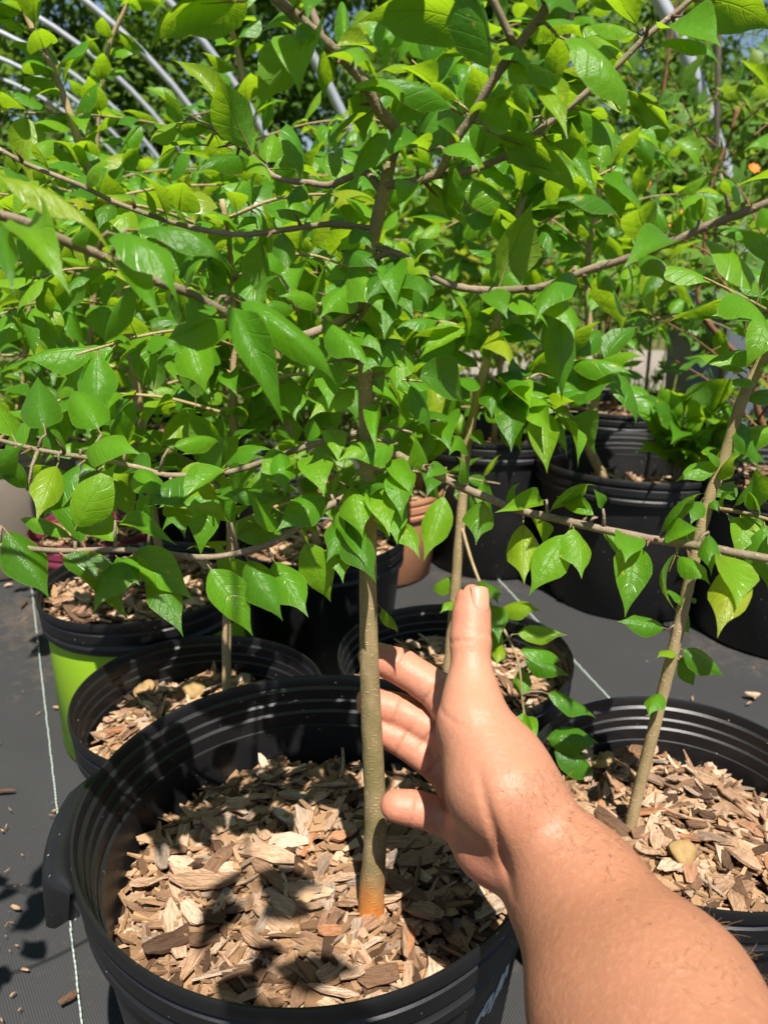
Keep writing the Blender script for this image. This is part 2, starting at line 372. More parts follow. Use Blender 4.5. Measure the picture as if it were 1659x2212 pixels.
def handle_mesh(R, H, a0, a1, out, mat, n=26):
    V, F = [], []
    for i in range(n + 1):
        t = i / n; a = math.radians(a0 + (a1 - a0) * t); b = min(1, 5 * t, 5 * (1 - t)); b = b * b * (3 - 2 * b); o = 0.0015 + out * b
        drop = 0.020 + 0.020 * b
        for r, z in [(R * 0.985, H - 0.003), (R + o * 0.6, H - 0.0035), (R + o, H - 0.008), (R + o + 0.002, H - drop), (R + o - 0.001, H - drop - 0.002), (R + o - 0.004, H - drop), (R + o - 0.004, H - 0.012), (R * 0.985, H - 0.012)]:
            V.append((r * math.cos(a), r * math.sin(a), z))
    for i in range(n):
        for k in range(8): F.append((i * 8 + k, i * 8 + (k + 1) % 8, (i + 1) * 8 + (k + 1) % 8, (i + 1) * 8 + k))
    F += [tuple(range(8)), tuple(n * 8 + k for k in range(8))[::-1]]
    return mesh_from(V, F, True, [mat])
POTS = {}
def pot(key, x, y, R, H, label, wall='pot_black', rim='pot_black', seg=96, tilt=(0, 0), taper=0.80, group='nursery pots on the weed mat', name='nursery_pot', z=0.004):
    t = thing(name, label, 'pot', (x, y, z), group)
    t.rotation_euler = (tilt[0], tilt[1], 0)
    mw, mr = pot_meshes(R, H, M[wall], M[rim], seg, taper)
    link('wall', mw, t); link('rim', mr, t)
    POTS[key] = (x, y, R, H, t)
    return t
front = pot('front', -0.045, 0.411, 0.147, 0.250, 'large black plastic pot in front holding the tree the hand reaches for', seg=144)
link('handle', handle_mesh(0.147, 0.250, 168, 212, 0.012, M['pot_black']), front)
link('handle', handle_mesh(0.147, 0.250, -14, 32, 0.013, M['pot_black']), front)
pot('left', -0.176, 0.648, 0.117, 0.177, 'black pot squeezed between the large front pot and the lime green pot', seg=112)
pot('right', 0.232, 0.500, 0.123, 0.186, 'black pot of wood chips behind the forearm, beside the weed mat strip', seg=112)
pot('middle', 0.070, 0.690, 0.116, 0.195, 'black pot of wood chips directly behind the fingers', seg=96)
pot('green', -0.288, 0.862, 0.122, 0.200, 'lime green pot with a black rim full of wood chips', wall='pot_green', taper=0.95)
pot('back_right', 0.425, 1.27, 0.168, 0.245, 'wide black pot with a ridged rim holding a pale bare stem', wall='pot_black_old', rim='pot_black_old')
pot('back_mid', 0.205, 1.42, 0.145, 0.262, 'black pot half hidden behind leaves, next to the pale bare stem', wall='pot_black_old', rim='pot_black_old')
pot('right_edge', 0.625, 1.13, 0.155, 0.26, 'tall black pot cut off by the edge, behind the lowest thorny branch', wall='pot_black_old', rim='pot_black_old')
pot('maroon', -0.475, 1.20, 0.10, 0.145, 'maroon pot peeking out behind the lime green pot', wall='pot_maroon', rim='pot_maroon', seg=64)
pot('taupe', -0.74, 1.42, 0.16, 0.25, 'weathered pale brown pot at the edge under the leaves', wall='pot_taupe', rim='pot_taupe', seg=64)
pot('centre_back', -0.09, 1.02, 0.120, 0.20, 'black pot in deep shade behind the thin trunk', seg=64)
pot('terracotta', -0.005, 1.36, 0.115, 0.165, 'terracotta coloured pot seen in the gap beside the trunk', wall='terracotta', rim='terracotta', seg=64)
pot('far_a', -0.40, 1.58, 0.14, 0.24, 'black pot under the dense low leaves, beyond the maroon pot', seg=48)
pot('far_b', 0.52, 1.72, 0.15, 0.25, 'black pot standing behind the wide ridged pot', wall='pot_black_old', rim='pot_black_old', seg=48)
pot('far_c', 0.90, 1.55, 0.15, 0.25, 'black pot holding a red stemmed maple near the edge', wall='pot_black_old', rim='pot_black_old', seg=48)
# printed marks on the front pot, low beside the arm
g = NT('print_white'); M['print'] = g.done(g.bsdf((0.52, 0.56, 0.58), 0.6, 0.3))
def printed(strokes, a0, z0, size, lean):
    """strokes in letter units wrapped on the front pot's wall"""
    R, H = 0.147, 0.250; bag = Bag()
    for poly, wdt in strokes:
        for (x0, y0), (x1, y1) in zip(poly, poly[1:]):
            L = math.hypot(x1 - x0, y1 - y0); nx, ny = -(y1 - y0) / L * wdt, (x1 - x0) / L * wdt
            ex, ey = (x1 - x0) / L * wdt * .6, (y1 - y0) / L * wdt * .6
            q = [(x0 - ex + nx, y0 - ey + ny), (x1 + ex + nx, y1 + ey + ny), (x1 + ex - nx, y1 + ey - ny), (x0 - ex - nx, y0 - ey - ny)]
            V = []
            for dr in (0.0004, 0.0010):
                for qx, qy in q:
                    z = z0 + qy * size; r = R * (0.80 + 0.138 * z / (H - 0.047)) + dr; a = a0 + (qx + qy * lean) * size / r
                    V.append((r * math.cos(a), r * math.sin(a), z))
            bag.add(V, [(0, 1, 2, 3), (4, 7, 6, 5), (0, 4, 5, 1), (1, 5, 6, 2), (2, 6, 7, 3), (3, 7, 4, 0)])
    return bag.mesh([M['print']], False)
_gl = [([(-1.1, -.6), (-1.0, 0.1), (-.75, .35)], .13), ([(-.2, .75), (-.55, .65), (-.7, .1), (-.4, -.15), (-.1, .05), (-.08, .8)], .12), ([(.25, -.5), (.5, .4), (.75, 1.3)], .14), ([(.75, 1.3), (.85, .6), (.7, .1)], .12), ([(.45, .35), (.75, .45)], .1), ([(1.1, .2), (1.3, 1.5)], .13), ([(1.3, 1.5), (1.6, .6)], .12)]
link('printed_mark', printed(_gl, math.radians(-40), 0.176, 0.0105, 0.25), front)
# ------------------------------------------------------------------ wood chip mulch
def chip_shape(rng, L, W, T, sub=4):
    """a splintered sliver: a bent bar with ragged ends"""
    V, F = [], []
    bend = rng.uniform(-.10, .10) * L; tw = rng.uniform(-.4, .4); sk = rng.uniform(-.25, .25) * W
    for i in range(sub + 1):
        t = i / sub; x = (t - .5) * L; k = 1.0 if 0 < i < sub else rng.uniform(.12, .85)
        wv = W * .5 * k * rng.uniform(.85, 1.1); hv = T * .5 * (1 if 0 < i < sub else rng.uniform(.4, .9)); zc = bend * (4 * (t - .5) ** 2) + rng.uniform(-.06, .06) * T; yc = sk * (t - .5) * 2 + rng.uniform(-.06, .06) * W
        a = tw * (t - .5)
        for (yy, zz) in ((-1, -1), (1, -1), (1, 1), (-1, 1)):
            y, z = yy * wv, zz * hv * rng.uniform(.8, 1.15)
            V.append((x + rng.uniform(-.04, .04) * L * (i in (0, sub)), yc + y * math.cos(a) - z * math.sin(a), zc + y * math.sin(a) + z * math.cos(a)))
    for i in range(sub):
        for k in range(4): F.append((i * 4 + k, i * 4 + (k + 1) % 4, (i + 1) * 4 + (k + 1) % 4, (i + 1) * 4 + k))
    F += [(3, 2, 1, 0), (sub * 4, sub * 4 + 1, sub * 4 + 2, sub * 4 + 3)]
    return V, F
_rc = random.Random(77)
CHIP = []
for k in range(26):
    L = _rc.choice([.014, .018, .022, .026, .031, .037, .044]); W = min(L * .5, _rc.uniform(.005, .0125)); T = _rc.uniform(.0012, .0032)
    if k % 5 == 0: W = _rc.uniform(.0020, .0038)
    V, F = chip_shape(_rc, L, W, T)
    CHIP.append((mesh_from(V, F, False, [M['chip']]), np.array(V), F))
CHIP_SMALL = [chip_shape(_rc, _rc.uniform(.008, .026), _rc.uniform(.0025, .0078), _rc.uniform(.001, .0024), 2) for _ in range(14)]
def mulch(key, level, label, n_top, n_bed, seed, dome=0.010, near=None):
    x, y, R, H, pt_ = POTS[key]; rng = random.Random(seed); zt = H - level
    r_in = R * (0.80 + 0.138 * zt / (H - 0.047)) - 0.007
    root = thing('wood_chip_mulch', label, 'mulch', (x, y, zt + 0.004), 'wood chip mulch in the pots')
    ph = [rng.uniform(0, 6.28) for _ in range(4)]
    def hz(px, py):
        rr = math.hypot(px, py) / r_in
        return dome * (1 - rr * rr) + 0.004 * math.sin(px * 45 + ph[0]) * math.sin(py * 52 + ph[1]) + 0.003 * math.sin(px * 90 + ph[2] + py * 70)
    V, F = [], []; n = 40
    for j in range(n + 1):
        for i in range(n + 1):
            a, b = i / n * 2 - 1, j / n * 2 - 1
            px, py = a * math.sqrt(1 - b * b / 2) * r_in, b * math.sqrt(1 - a * a / 2) * r_in
            V.append((px, py, hz(px, py) - 0.006))
    for j in range(n):
        for i in range(n): F.append((j * (n + 1) + i, j * (n + 1) + i + 1, (j + 1) * (n + 1) + i + 1, (j + 1) * (n + 1) + i))
    link('soil_bed', mesh_from(V, F, True, [M['soil']]), root)
    def spot(shrink):
        r = r_in * shrink * math.sqrt(rng.random()); a = rng.uniform(0, 6.283); return r * math.cos(a), r * math.sin(a)
    AV, AF, tone, o = [], [], [], 0
    for k in range(n_bed):
        Vc, Fc = CHIP_SMALL[rng.randrange(len(CHIP_SMALL))]
        px, py = spot(.95); R3 = Matrix.Rotation(rng.uniform(0, 6.283), 3, 'Z') @ Matrix.Rotation(rng.gauss(0, .3), 3, 'X') @ Matrix.Rotation(rng.gauss(0, .22), 3, 'Y')
        A = np.array(Vc) @ np.array(R3).T * rng.uniform(.8, 1.35) + np.array((px, py, hz(px, py) - rng.uniform(-.0035, .0035)))
        AV.append(A); AF += [tuple(i + o for i in f) for f in Fc]; o += len(A); tone += [min(1, max(0, rng.gauss(.52, .30)))] * len(A)
    me = mesh_from(np.vstack(AV), AF, False, [M['chip_bed']])
    at = me.attributes.new('tone', 'FLOAT', 'POINT'); at.data.foreach_set('value', tone)
    tag(link('small_chips', me, root), 'fine splinters filling between the chips', kind='stuff')
    for k in range(n_top):
        me, Vc, Fc = CHIP[rng.randrange(len(CHIP))]
        px, py = spot(.90)
        s = rng.uniform(.6, 1.15)
        R3 = Matrix.Rotation(rng.uniform(0, 6.283), 4, 'Z') @ Matrix.Rotation(rng.gauss(0, .20), 4, 'Y') @ Matrix.Rotation(rng.gauss(0, .34), 4, 'X')
        zz = hz(px, py) + 0.0015 + 0.0065 * rng.random()
        link('wood_chip', me, root, Matrix.Translation((px, py, zz)) @ R3 @ Matrix.Scale(s, 4))
    return root, hz, (x, y, zt + 0.004)
MUL = {}
MUL['front'] = mulch('front', .070, 'coarse tan wood chips filling the large front pot around the trunk', 300, 2300, 1, .012)
MUL['right'] = mulch('right', .050, 'coarse wood chips in the pot behind the forearm', 240, 1300, 2, .010)
MUL['left'] = mulch('left', .045, 'wood chips and a dark wet patch in the pot next to the lime green one', 190, 1200, 3, .008)
MUL['middle'] = mulch('middle', .040, 'shaded wood chips in the pot behind the fingers', 110, 800, 4, .006)
MUL['green'] = mulch('green', .020, 'bright wood chips heaped in the lime green pot', 200, 1100, 5, .008)
MUL['back_right'] = mulch('back_right', .075, 'thin wood chips low inside the wide ridged pot', 80, 700, 6, .006)
MUL['back_mid'] = mulch('back_mid', .06, 'wood chips inside the pot next to the pale bare stem', 40, 500, 7, .006)
MUL['centre_back'] = mulch('centre_back', .03, 'wood chips in the shaded pot behind the thin trunk', 90, 600, 9, .006)
MUL['terracotta'] = mulch('terracotta', .03, 'wood chips in the terracotta coloured pot', 30, 400, 10, .006)
MUL['right_edge'] = mulch('right_edge', .03, 'wood chips in the tall pot cut off by the edge', 30, 500, 8, .006)
MUL['maroon'] = mulch('maroon', .02, 'wood chips in the maroon pot', 30, 400, 11, .006)
for _k, _l in (('taupe', 'wood chips in the weathered pale brown pot'), ('far_a', 'wood chips in the pot under the dense low leaves'), ('far_b', 'wood chips in the pot behind the wide ridged pot'), ('far_c', 'wood chips in the pot with the red stemmed maple')):
    MUL[_k] = mulch(_k, .03, _l, 20, 350, len(_k) * 7 + ord(_k[-1]), .006)

# mushrooms growing in the chips
def mushroom(p, R, H, tilt, label):
    t = thing('mushroom', label, 'mushroom', p, 'yellow mushrooms in the mulch'); t.rotation_euler = tilt
    V, F = lathe([(0, H * .86), (R * .3, H * .92), (R * .65, H * .9), (R * .92, H * .76), (R, H * .64), (R * .95, H * .60), (R * .6, H * .62), (R * .28, H * .55)], 28)
    rr = random.Random(int(R * 1e5)); V = [(x * (1 + .10 * math.sin(3 * math.atan2(y, x))), y * (1 + .05 * math.cos(2 * math.atan2(y, x))), z + rr.uniform(-.0005, .0005) + .0018 * math.sin(2 * math.atan2(y, x)) * math.hypot(x, y) / R) for x, y, z in V]
    link('cap', mesh_from(V, F, True, [M['mushroom']]), t)
    V, F = tube([(0, 0, -.004), (0.001, 0, H * .3), (0, 0, H * .6)], [R * .26, R * .24, R * .3], 14); link('stalk', mesh_from(V, F, True, [M['mushroom']]), t)
def on_mulch(key, px, py):
    root, hz, (bx, by, bz) = MUL[key]; p = at_z(px, py, bz + .008); return Vector((p.x, p.y, bz + hz(p.x - bx, p.y - by) + .002))
mushroom(on_mulch('right', 1462, 1865), .0105, .013, (.5, .2, 0), 'pale yellow mushroom in the chips behind the forearm')
mushroom(on_mulch('right', 1315, 1672), .0110, .016, (-.3, -.6, 0), 'yellow tilted mushroom by the pot wall left of the leaning stem')
mushroom(on_mulch('left', 412, 1500), 0.0125, .016, (.15, .3, 0), 'yellow mushroom in the pot next to the lime green one')
mushroom(on_mulch('left', 318, 1490), .012, .013, (.35, -.3, 0), 'light brown flat mushroom beside the yellow one')
# loose bits on the weed mat
_lr = random.Random(31); bag = Bag()
for k in range(70):
    Vc, Fc = CHIP_SMALL[_lr.randrange(14)]
    if k < 35: p = at_z(_lr.gauss(35, 45), _lr.gauss(1880, 190), .004)
    elif k < 55: p = at_z(_lr.uniform(1380, 1659), _lr.uniform(1380, 1540), .004)
    else: p = at_z(_lr.uniform(0, 120), _lr.uniform(1180, 1500), .004)
    s = _lr.uniform(.06, .35) if k % 6 else _lr.uniform(.4, .8)
    R3 = Matrix.Rotation(_lr.uniform(0, 6.28), 3, 'Z') @ Matrix.Rotation(_lr.gauss(0, .2), 3, 'X')
    bag.add([R3 @ (Vector(v) * s) + p + Vector((0, 0, .003)) for v in Vc], Fc)
me = bag.mesh([M['chip_bed']], False); at = me.attributes.new('tone', 'FLOAT', 'POINT'); at.data.foreach_set('value', [_lr.uniform(.3, .9) for _ in range(len(me.vertices))])
tag(link('litter', me), 'crumbs of wood and bark strewn over the weed mat', 'litter', kind='stuff')
for (px, py, s, a, ci, lb) in ((148, 2155, .8, 1.0, 4, 'loose tan wood chip lying below the front pot handle'), (52, 1305, .95, 1.7, 9, 'loose upright chip beside the lime green pot'), (20, 1262, 1.0, .3, 14, 'loose pale chip near the pot rim at the edge'), (128, 1528, 1.1, .05, 5, 'thin pale stick lying beside the lime green pot'), (5, 1708, .7, .2, 8, 'small pale chip at the edge of the weed mat'), (1625, 1500, 1.0, .1, 11, 'brown bark flake beyond the right pot')):
    p = at_z(px, py, .008); tag(link('wood_chip', CHIP[ci][0], None, Matrix.Translation(p) @ Matrix.Rotation(a, 4, 'Z') @ Matrix.Scale(s, 4)), lb, 'wood chip', 'loose chips on the weed mat')
# ------------------------------------------------------------------ the reaching arm: one continuous surface from a distance field
def cp(px, py, d): return np.array(((px - 829.5) / FPX * d, -(py - 1106.0) / FPX * d, d), dtype=np.float32)
def axis_grid(segs):
    out = [segs[0][0]]
    for a, b, h in segs:
        n = max(1, int(round((b - a) / h))); out += list(np.linspace(a, b, n + 1)[1:])
    return np.array(out, dtype=np.float32)
GX = axis_grid([(-.016, .092, .0010), (.092, .30, .003)])
GY = axis_grid([(-.36, -.20, .003), (-.20, -.028, .0010)])
GD = axis_grid([(-.12, .325, .003), (.325, .485, .0010)])
SHP = (len(GX), len(GY), len(GD))
def smin(a, b, k):
    h = np.clip(.5 + .5 * (b - a) / k, 0, 1)
    return b * (1 - h) + a * h - k * h * (1 - h)
class Field:
    def __init__(s): s.D = np.full(SHP, .05, dtype=np.float32)
    def cone(s, a, b, ra, rb, k=.004, flat=None):
        """tapered capsule; flat=(direction, factor) squashes it along a direction"""
        pad = max(ra, rb) * 1.6 + .012 + k
        lo, hi = np.minimum(a, b) - pad, np.maximum(a, b) + pad
        sl = tuple(slice(max(0, np.searchsorted(G, lo[i]) - 1), np.searchsorted(G, hi[i]) + 1) for i, G in enumerate((GX, GY, GD)))
        X, Y, Z = GX[sl[0]][:, None, None], GY[sl[1]][None, :, None], GD[sl[2]][None, None, :]
        ab = b - a; L2 = float(ab @ ab)
        t = np.clip(((X - a[0]) * ab[0] + (Y - a[1]) * ab[1] + (Z - a[2]) * ab[2]) / L2, 0, 1)
        dx, dy, dz = X - (a[0] + t * ab[0]), Y - (a[1] + t * ab[1]), Z - (a[2] + t * ab[2])
        q = dx * dx + dy * dy + dz * dz
        if flat is not None:
            n = np.asarray(flat[0], dtype=np.float32); n = n / np.linalg.norm(n); pr = dx * n[0] + dy * n[1] + dz * n[2]
            q = q + pr * pr * (flat[1] ** 2 - 1)
        d = np.sqrt(q) - (ra + (rb - ra) * t)
        s.D[sl] = smin(s.D[sl], d, k) if k > 0 else np.minimum(s.D[sl], d)
        return s
W_R, W_U = cp(1120, 1722, .362), cp(1098, 1812, .376)           # the two sides of the wrist
# forearm and palm
palm = Field()
E1 = cp(1370, 2240, .282); E2 = cp(1330, 2040, .315)
ELB = np.array((.135, -.235, .13), dtype=np.float32); BACK = np.array((.20, -.24, -.10), dtype=np.float32)
palm.cone(W_R, cp(1268, 1915, .335), .0158, .0195, .016).cone(W_U, cp(1235, 1975, .345), .0158, .0200, .02)
palm.cone(cp(1268, 1915, .335), cp(1440, 2158, .290), .0198, .0285, .02).cone(cp(1235, 1975, .345), cp(1332, 2200, .300), .0200, .0292, .02)
palm.cone(cp(1440, 2158, .290), ELB, .0285, .035, .02).cone(cp(1332, 2200, .300), ELB, .0292, .034, .02).cone(ELB, BACK, .036, .045, .02)
MCP = [cp(1020, 1590, .4330), cp(1010, 1650, .4430), cp(1008, 1714, .4450), cp(1012, 1772, .4360)]
palm.cone(W_R, MCP[0], .0150, .0120, .016).cone((W_R * .6 + W_U * .4), MCP[1], .0165, .0118, .016).cone((W_R * .3 + W_U * .7), MCP[2], .0160, .0115, .016).cone(W_U, MCP[3], .0165, .0110, .016)
# heel of the hand (little finger side) and thumb ball
palm.cone(cp(1052, 1822, .374), cp(1006, 1780, .418), .0145, .0108, .012)
palm.cone(cp(1088, 1708, .352), cp(1022, 1560, .374), .0200, .0150, .016).cone(cp(1036, 1700, .362), cp(1012, 1610, .384), .0135, .0115, .014)
palm.cone(cp(1086, 1640, .372), cp(1040, 1560, .400), .0150, .0130, .016)    # web between thumb and index
base = palm.D
# thumb
TH = [cp(1018, 1500, .383), cp(1016, 1385, .392), cp(1019, 1298, .398)]
th = Field(); th.D = base.copy()
th.cone(cp(1020, 1560, .374), TH[0], .0150, .0120, .010).cone(TH[0], TH[1], .0115, .0094, .007).cone(TH[1], TH[2], .0094, .0085, .004)
th.cone(TH[1], cp(1018, 1330, .396), .0095, .0096, .003)
D = th.D
# fingers: (MCP, PIP, DIP, tip), radii
FG = [
    ([MCP[0], cp(945, 1492, .4440), cp(868, 1441, .4480), cp(806, 1418, .4500)], (.0122, .0108, .0102, .0088)),
    ([MCP[1], cp(938, 1578, .4500), cp(862, 1536, .4520), cp(800, 1516, .4530)], (.0120, .0107, .0100, .0088)),
    ([MCP[2], cp(942, 1648, .4480), cp(874, 1600, .4500), cp(812, 1570, .4520)], (.0116, .0102, .0096, .0084)),
    ([MCP[3], cp(952, 1762, .4220), cp(893, 1746, .4200), cp(856, 1740, .4190)], (.0108, .0096, .0092, .0086)),
]
TIPS = []
for pts, r in FG:
    f = Field(); f.D = base.copy(); own = Field()
    for i in range(3):
        f.cone(pts[i], pts[i + 1], r[i], r[i + 1], .008 if i == 0 else .0022)
    for i in (1, 2):      # pads between the joints, on the palm side that faces the viewer
        m = pts[i] * .5 + pts[i + 1] * .5; ax = pts[i + 1] - pts[i]; vd = -m / np.linalg.norm(m)
        o = vd * r[i] * .20
        f.cone(pts[i] * .75 + pts[i + 1] * .25 + o, pts[i] * .3 + pts[i + 1] * .7 + o, r[i] * .84, r[i + 1] * .86, .003)
    D = smin(D, f.D, .0012)
# creases
def crease(p, nrm, near, rad, depth, wd):
    """a fine fold where the plane through p cuts the skin, on the side towards `near`"""
    global D
    p, nrm = np.asarray(p, np.float32), np.asarray(nrm, np.float32); nrm = nrm / np.linalg.norm(nrm)
    lo, hi = p - rad * 2, p + rad * 2
    sl = tuple(slice(max(0, np.searchsorted(G, lo[i]) - 1), np.searchsorted(G, hi[i]) + 1) for i, G in enumerate((GX, GY, GD)))
    X, Y, Z = GX[sl[0]][:, None, None], GY[sl[1]][None, :, None], GD[sl[2]][None, None, :]
    s = (X - p[0]) * nrm[0] + (Y - p[1]) * nrm[1] + (Z - p[2]) * nrm[2]
    q = near; e = np.sqrt((X - q[0]) ** 2 + (Y - q[1]) ** 2 + (Z - q[2]) ** 2)
    D[sl] += depth * np.exp(-(s / wd) ** 2) * np.clip(1.6 - e / rad, 0, 1)
for pts, r in FG:
    for i in (1, 2):
        ax = pts[i + 1] - pts[i - 1]; v = -pts[i] / np.linalg.norm(pts[i])
        crease(pts[i] + ax / np.linalg.norm(ax) * .001, ax, pts[i] + v * r[i], r[i] * 1.0, .0011, .0011)
ax = TH[2] - TH[0]
crease(cp(1015, 1392, .392), ax, cp(975, 1390, .386), .009, .0008, .0011); crease(cp(1015, 1372, .392), ax, cp(1055, 1376, .388), .009, .0006, .0010)
crease(cp(985, 1535, .372), cp(990, 1500, .37) - cp(975, 1575, .374), cp(968, 1530, .366), .010, .0006, .0010)
crease(cp(1066, 1770, .350), np.array((1.0, .28, -.1)), cp(1064, 1790, .345), .020, .0022, .0022)      # wrist fold
crease(cp(952, 1650, .42), np.array((1.0, .05, .2)), cp(955, 1690, .41), .024, .0016, .0018)          # palm lines
crease(cp(966, 1700, .40), np.array((1.0, .25, .1)), cp(968, 1740, .40), .022, .0014, .0018)
def surface_nets(D, gs):
    S = D < 0
    n = sum(S[i:S.shape[0] - 1 + i, j:S.shape[1] - 1 + j, k:S.shape[2] - 1 + k].astype(np.int8) for i in (0, 1) for j in (0, 1) for k in (0, 1))
    act = np.argwhere((n > 0) & (n < 8)); idx = -np.ones(n.shape, dtype=np.int32); idx[tuple(act.T)] = np.arange(len(act))
    acc = np.zeros((len(act), 3)); cnt = np.zeros(len(act)); cor = [(i, j, k) for i in (0, 1) for j in (0, 1) for k in (0, 1)]
    for a in cor:
        for ax in range(3):
            if a[ax]: continue
            b = list(a); b[ax] = 1
            A, B = act + a, act + b
            da, db = D[tuple(A.T)], D[tuple(B.T)]; m = (da < 0) != (db < 0)
            t = np.where(m, da / np.where(m, da - db, 1), 0)
            pa = np.stack([gs[i][A[:, i]] for i in range(3)], 1); pb = np.stack([gs[i][B[:, i]] for i in range(3)], 1)
            acc += np.where(m[:, None], pa + (pb - pa) * t[:, None], 0); cnt += m
    V = acc / cnt[:, None]; F = []
    for ax in range(3):
        sl0 = [slice(None)] * 3; sl1 = [slice(None)] * 3; sl0[ax] = slice(0, -1); sl1[ax] = slice(1, None)
        E = np.argwhere(S[tuple(sl0)] != S[tuple(sl1)])
        o = [i for i in range(3) if i != ax]
        ok = (E[:, o[0]] > 0) & (E[:, o[1]] > 0) & (E[:, o[0]] < n.shape[o[0]]) & (E[:, o[1]] < n.shape[o[1]]); E = E[ok]
        q = []
        for da, db in ((-1, -1), (0, -1), (0, 0), (-1, 0)):
            c = E.copy(); c[:, o[0]] += da; c[:, o[1]] += db; q.append(idx[tuple(c.T)])
        q = np.stack(q, 1); fl = S[tuple(E.T)] ^ (ax == 1); q[fl] = q[fl][:, ::-1]
        F.append(q)
    return V, np.vstack(F)
SV, SF = surface_nets(D, (GX, GY, GD))
# relax lightly
nb_sum = np.zeros_like(SV); nb_n = np.zeros(len(SV))
ed = np.unique(np.sort(np.vstack([SF[:, [i, (i + 1) % 4]] for i in range(4)]), axis=1), axis=0)
for _ in range(3):
    nb_sum[:] = 0; nb_n[:] = 0
    np.add.at(nb_sum, ed[:, 0], SV[ed[:, 1]]); np.add.at(nb_sum, ed[:, 1], SV[ed[:, 0]]); np.add.at(nb_n, ed[:, 0], 1); np.add.at(nb_n, ed[:, 1], 1)
    SV = SV * .55 + .45 * nb_sum / nb_n[:, None]
R_cam = np.array([[1, 0, 0], [0, SP, CP], [0, CP, -SP]])          # rows: right, up, forward in world axes
WV = SV @ R_cam + np.array(EYE)
skin_me = bpy.data.meshes.new('skin')
skin_me.from_pydata(WV.tolist(), [], SF.tolist())
skin_me.polygons.foreach_set('use_smooth', [True] * len(skin_me.polygons))
# tan on the forearm, pinker hand and fingertips: colour of the skin itself
wr = (W_R + W_U) / 2; axd = (E2 - wr) / np.linalg.norm(E2 - wr)
tan = np.clip(((SV - wr) @ axd + .045) / .10, 0, 1)
pink = np.zeros(len(SV))
for c, rad in [(FG[0][0][3], .030), (FG[1][0][3], .030), (FG[2][0][3], .03), (FG[3][0][3], .022), (TH[2], .022), (cp(1040, 1830, .372), .024)]:
    pink = np.maximum(pink, np.clip(1.3 - np.linalg.norm(SV - c, axis=1) / rad, 0, 1))
at = skin_me.attributes.new('tan', 'FLOAT', 'POINT'); at.data.foreach_set('value', tan.astype(np.float32))
at = skin_me.attributes.new('pink', 'FLOAT', 'POINT'); at.data.foreach_set('value', pink.astype(np.float32))
g = NT('skin'); co = g.coord('Object')
a1 = g.n('ShaderNodeAttribute'); a1.attribute_name = 'tan'; a2 = g.n('ShaderNodeAttribute'); a2.attribute_name = 'pink'
n1 = g.noise(co, 55, 4, 0.6); n2 = g.noise(co, 380, 3, 0.6); n3 = g.noise(co, 900, 2, 0.6); n4 = g.noise(co, 120, 2)
c = g.mix(a1.outputs['Fac'], (0.47, 0.21, 0.13), (0.31, 0.137, 0.072))
c = g.mix(g.math('MULTIPLY', a2.outputs['Fac'], 0.55), c, (0.52, 0.17, 0.11))
c = g.mix(g.math('MULTIPLY', g.math('SUBTRACT', n1, 0.40), 1.0, clamp=True), c, (0.42, 0.165, 0.095))
c = g.mix(g.math('MULTIPLY', g.math('SUBTRACT', n2, 0.50), 0.8, clamp=True), c, (0.52, 0.30, 0.19))
c = g.mix(g.math('MULTIPLY', g.math('SUBTRACT', n4, 0.735), 22, clamp=True), c, (0.20, 0.09, 0.05))
h = g.math('ADD', g.math('MULTIPLY', n2, 0.7), g.math('ADD', g.math('MULTIPLY', n3, 0.4), g.math('MULTIPLY', g.noise(g.scaled(co, (1, 2.2, 1)), 190, 3), 0.7)))
M['skin'] = g.done(g.bsdf(c, 0.52, 0.38, g.bump(h, 0.42, 0.0008), Subsurface_Weight=0.25, Subsurface_Radius=(1.0, 0.35, 0.2), Subsurface_Scale=0.004))
skin_me.materials.append(M['skin'])
person = thing('person', 'bare arm and open hand reaching around the thin trunk', 'person', (0, 0, 0))
link('body', skin_me, person)
# thumb nail
g = NT('nail'); M['nail'] = g.done(g.bsdf((0.50, 0.235, 0.155), 0.42, 0.4, Coat_Weight=0.1))
def nail(c, along, out, L, Wd, rad, lift):
    c, along, out = np.asarray(c, float), np.asarray(along, float), np.asarray(out, float); along = along / np.linalg.norm(along); out = out - along * out.dot(along); out /= np.linalg.norm(out); s = np.cross(along, out)
    V, F = [], []; nu, nv = 12, 12
    for lay in (0, 1):
        for j in range(nv + 1):
            v = j / nv * 2 - 1
            for i in range(nu + 1):
                u = i / nu * 2 - 1; k = math.sqrt(max(0, 1 - .72 * u * u)) if v < 0 else math.sqrt(max(0, 1 - .22 * u * u))
                a = u * Wd / rad; y = v * L * k
                drop = (.0010 * max(0, -v - .55) / .45 + .0010 * max(0, abs(u) - .75) / .25) + .0012 * max(0, v) ** 2
                V.append(c + along * y + s * (math.sin(a) * rad) + out * ((math.cos(a) - 1) * rad + lift - drop - lay * .0009))
    n = (nu + 1) * (nv + 1)
    for j in range(nv):
        for i in range(nu):
            a = j * (nu + 1) + i; q = (a, a + 1, a + nu + 2, a + nu + 1); F.append(q[::-1]); F.append(tuple(x + n for x in q))
    rimi = [i for i in range(nu + 1)] + [j * (nu + 1) + nu for j in range(1, nv + 1)] + [nv * (nu + 1) + i for i in range(nu - 1, -1, -1)] + [j * (nu + 1) for j in range(nv - 1, 0, -1)]
    for a, b in zip(rimi, rimi[1:] + rimi[:1]): F.append((a, b, b + n, a + n))
    V = np.array(V) @ R_cam + np.array(EYE)
    return mesh_from(V, F, True, [M['nail']])
_al = TH[2] - TH[1]; _al = _al / np.linalg.norm(_al)
_out = np.array((.50, .10, -.86)); _out = _out - _al * _out.dot(_al); _out /= np.linalg.norm(_out)
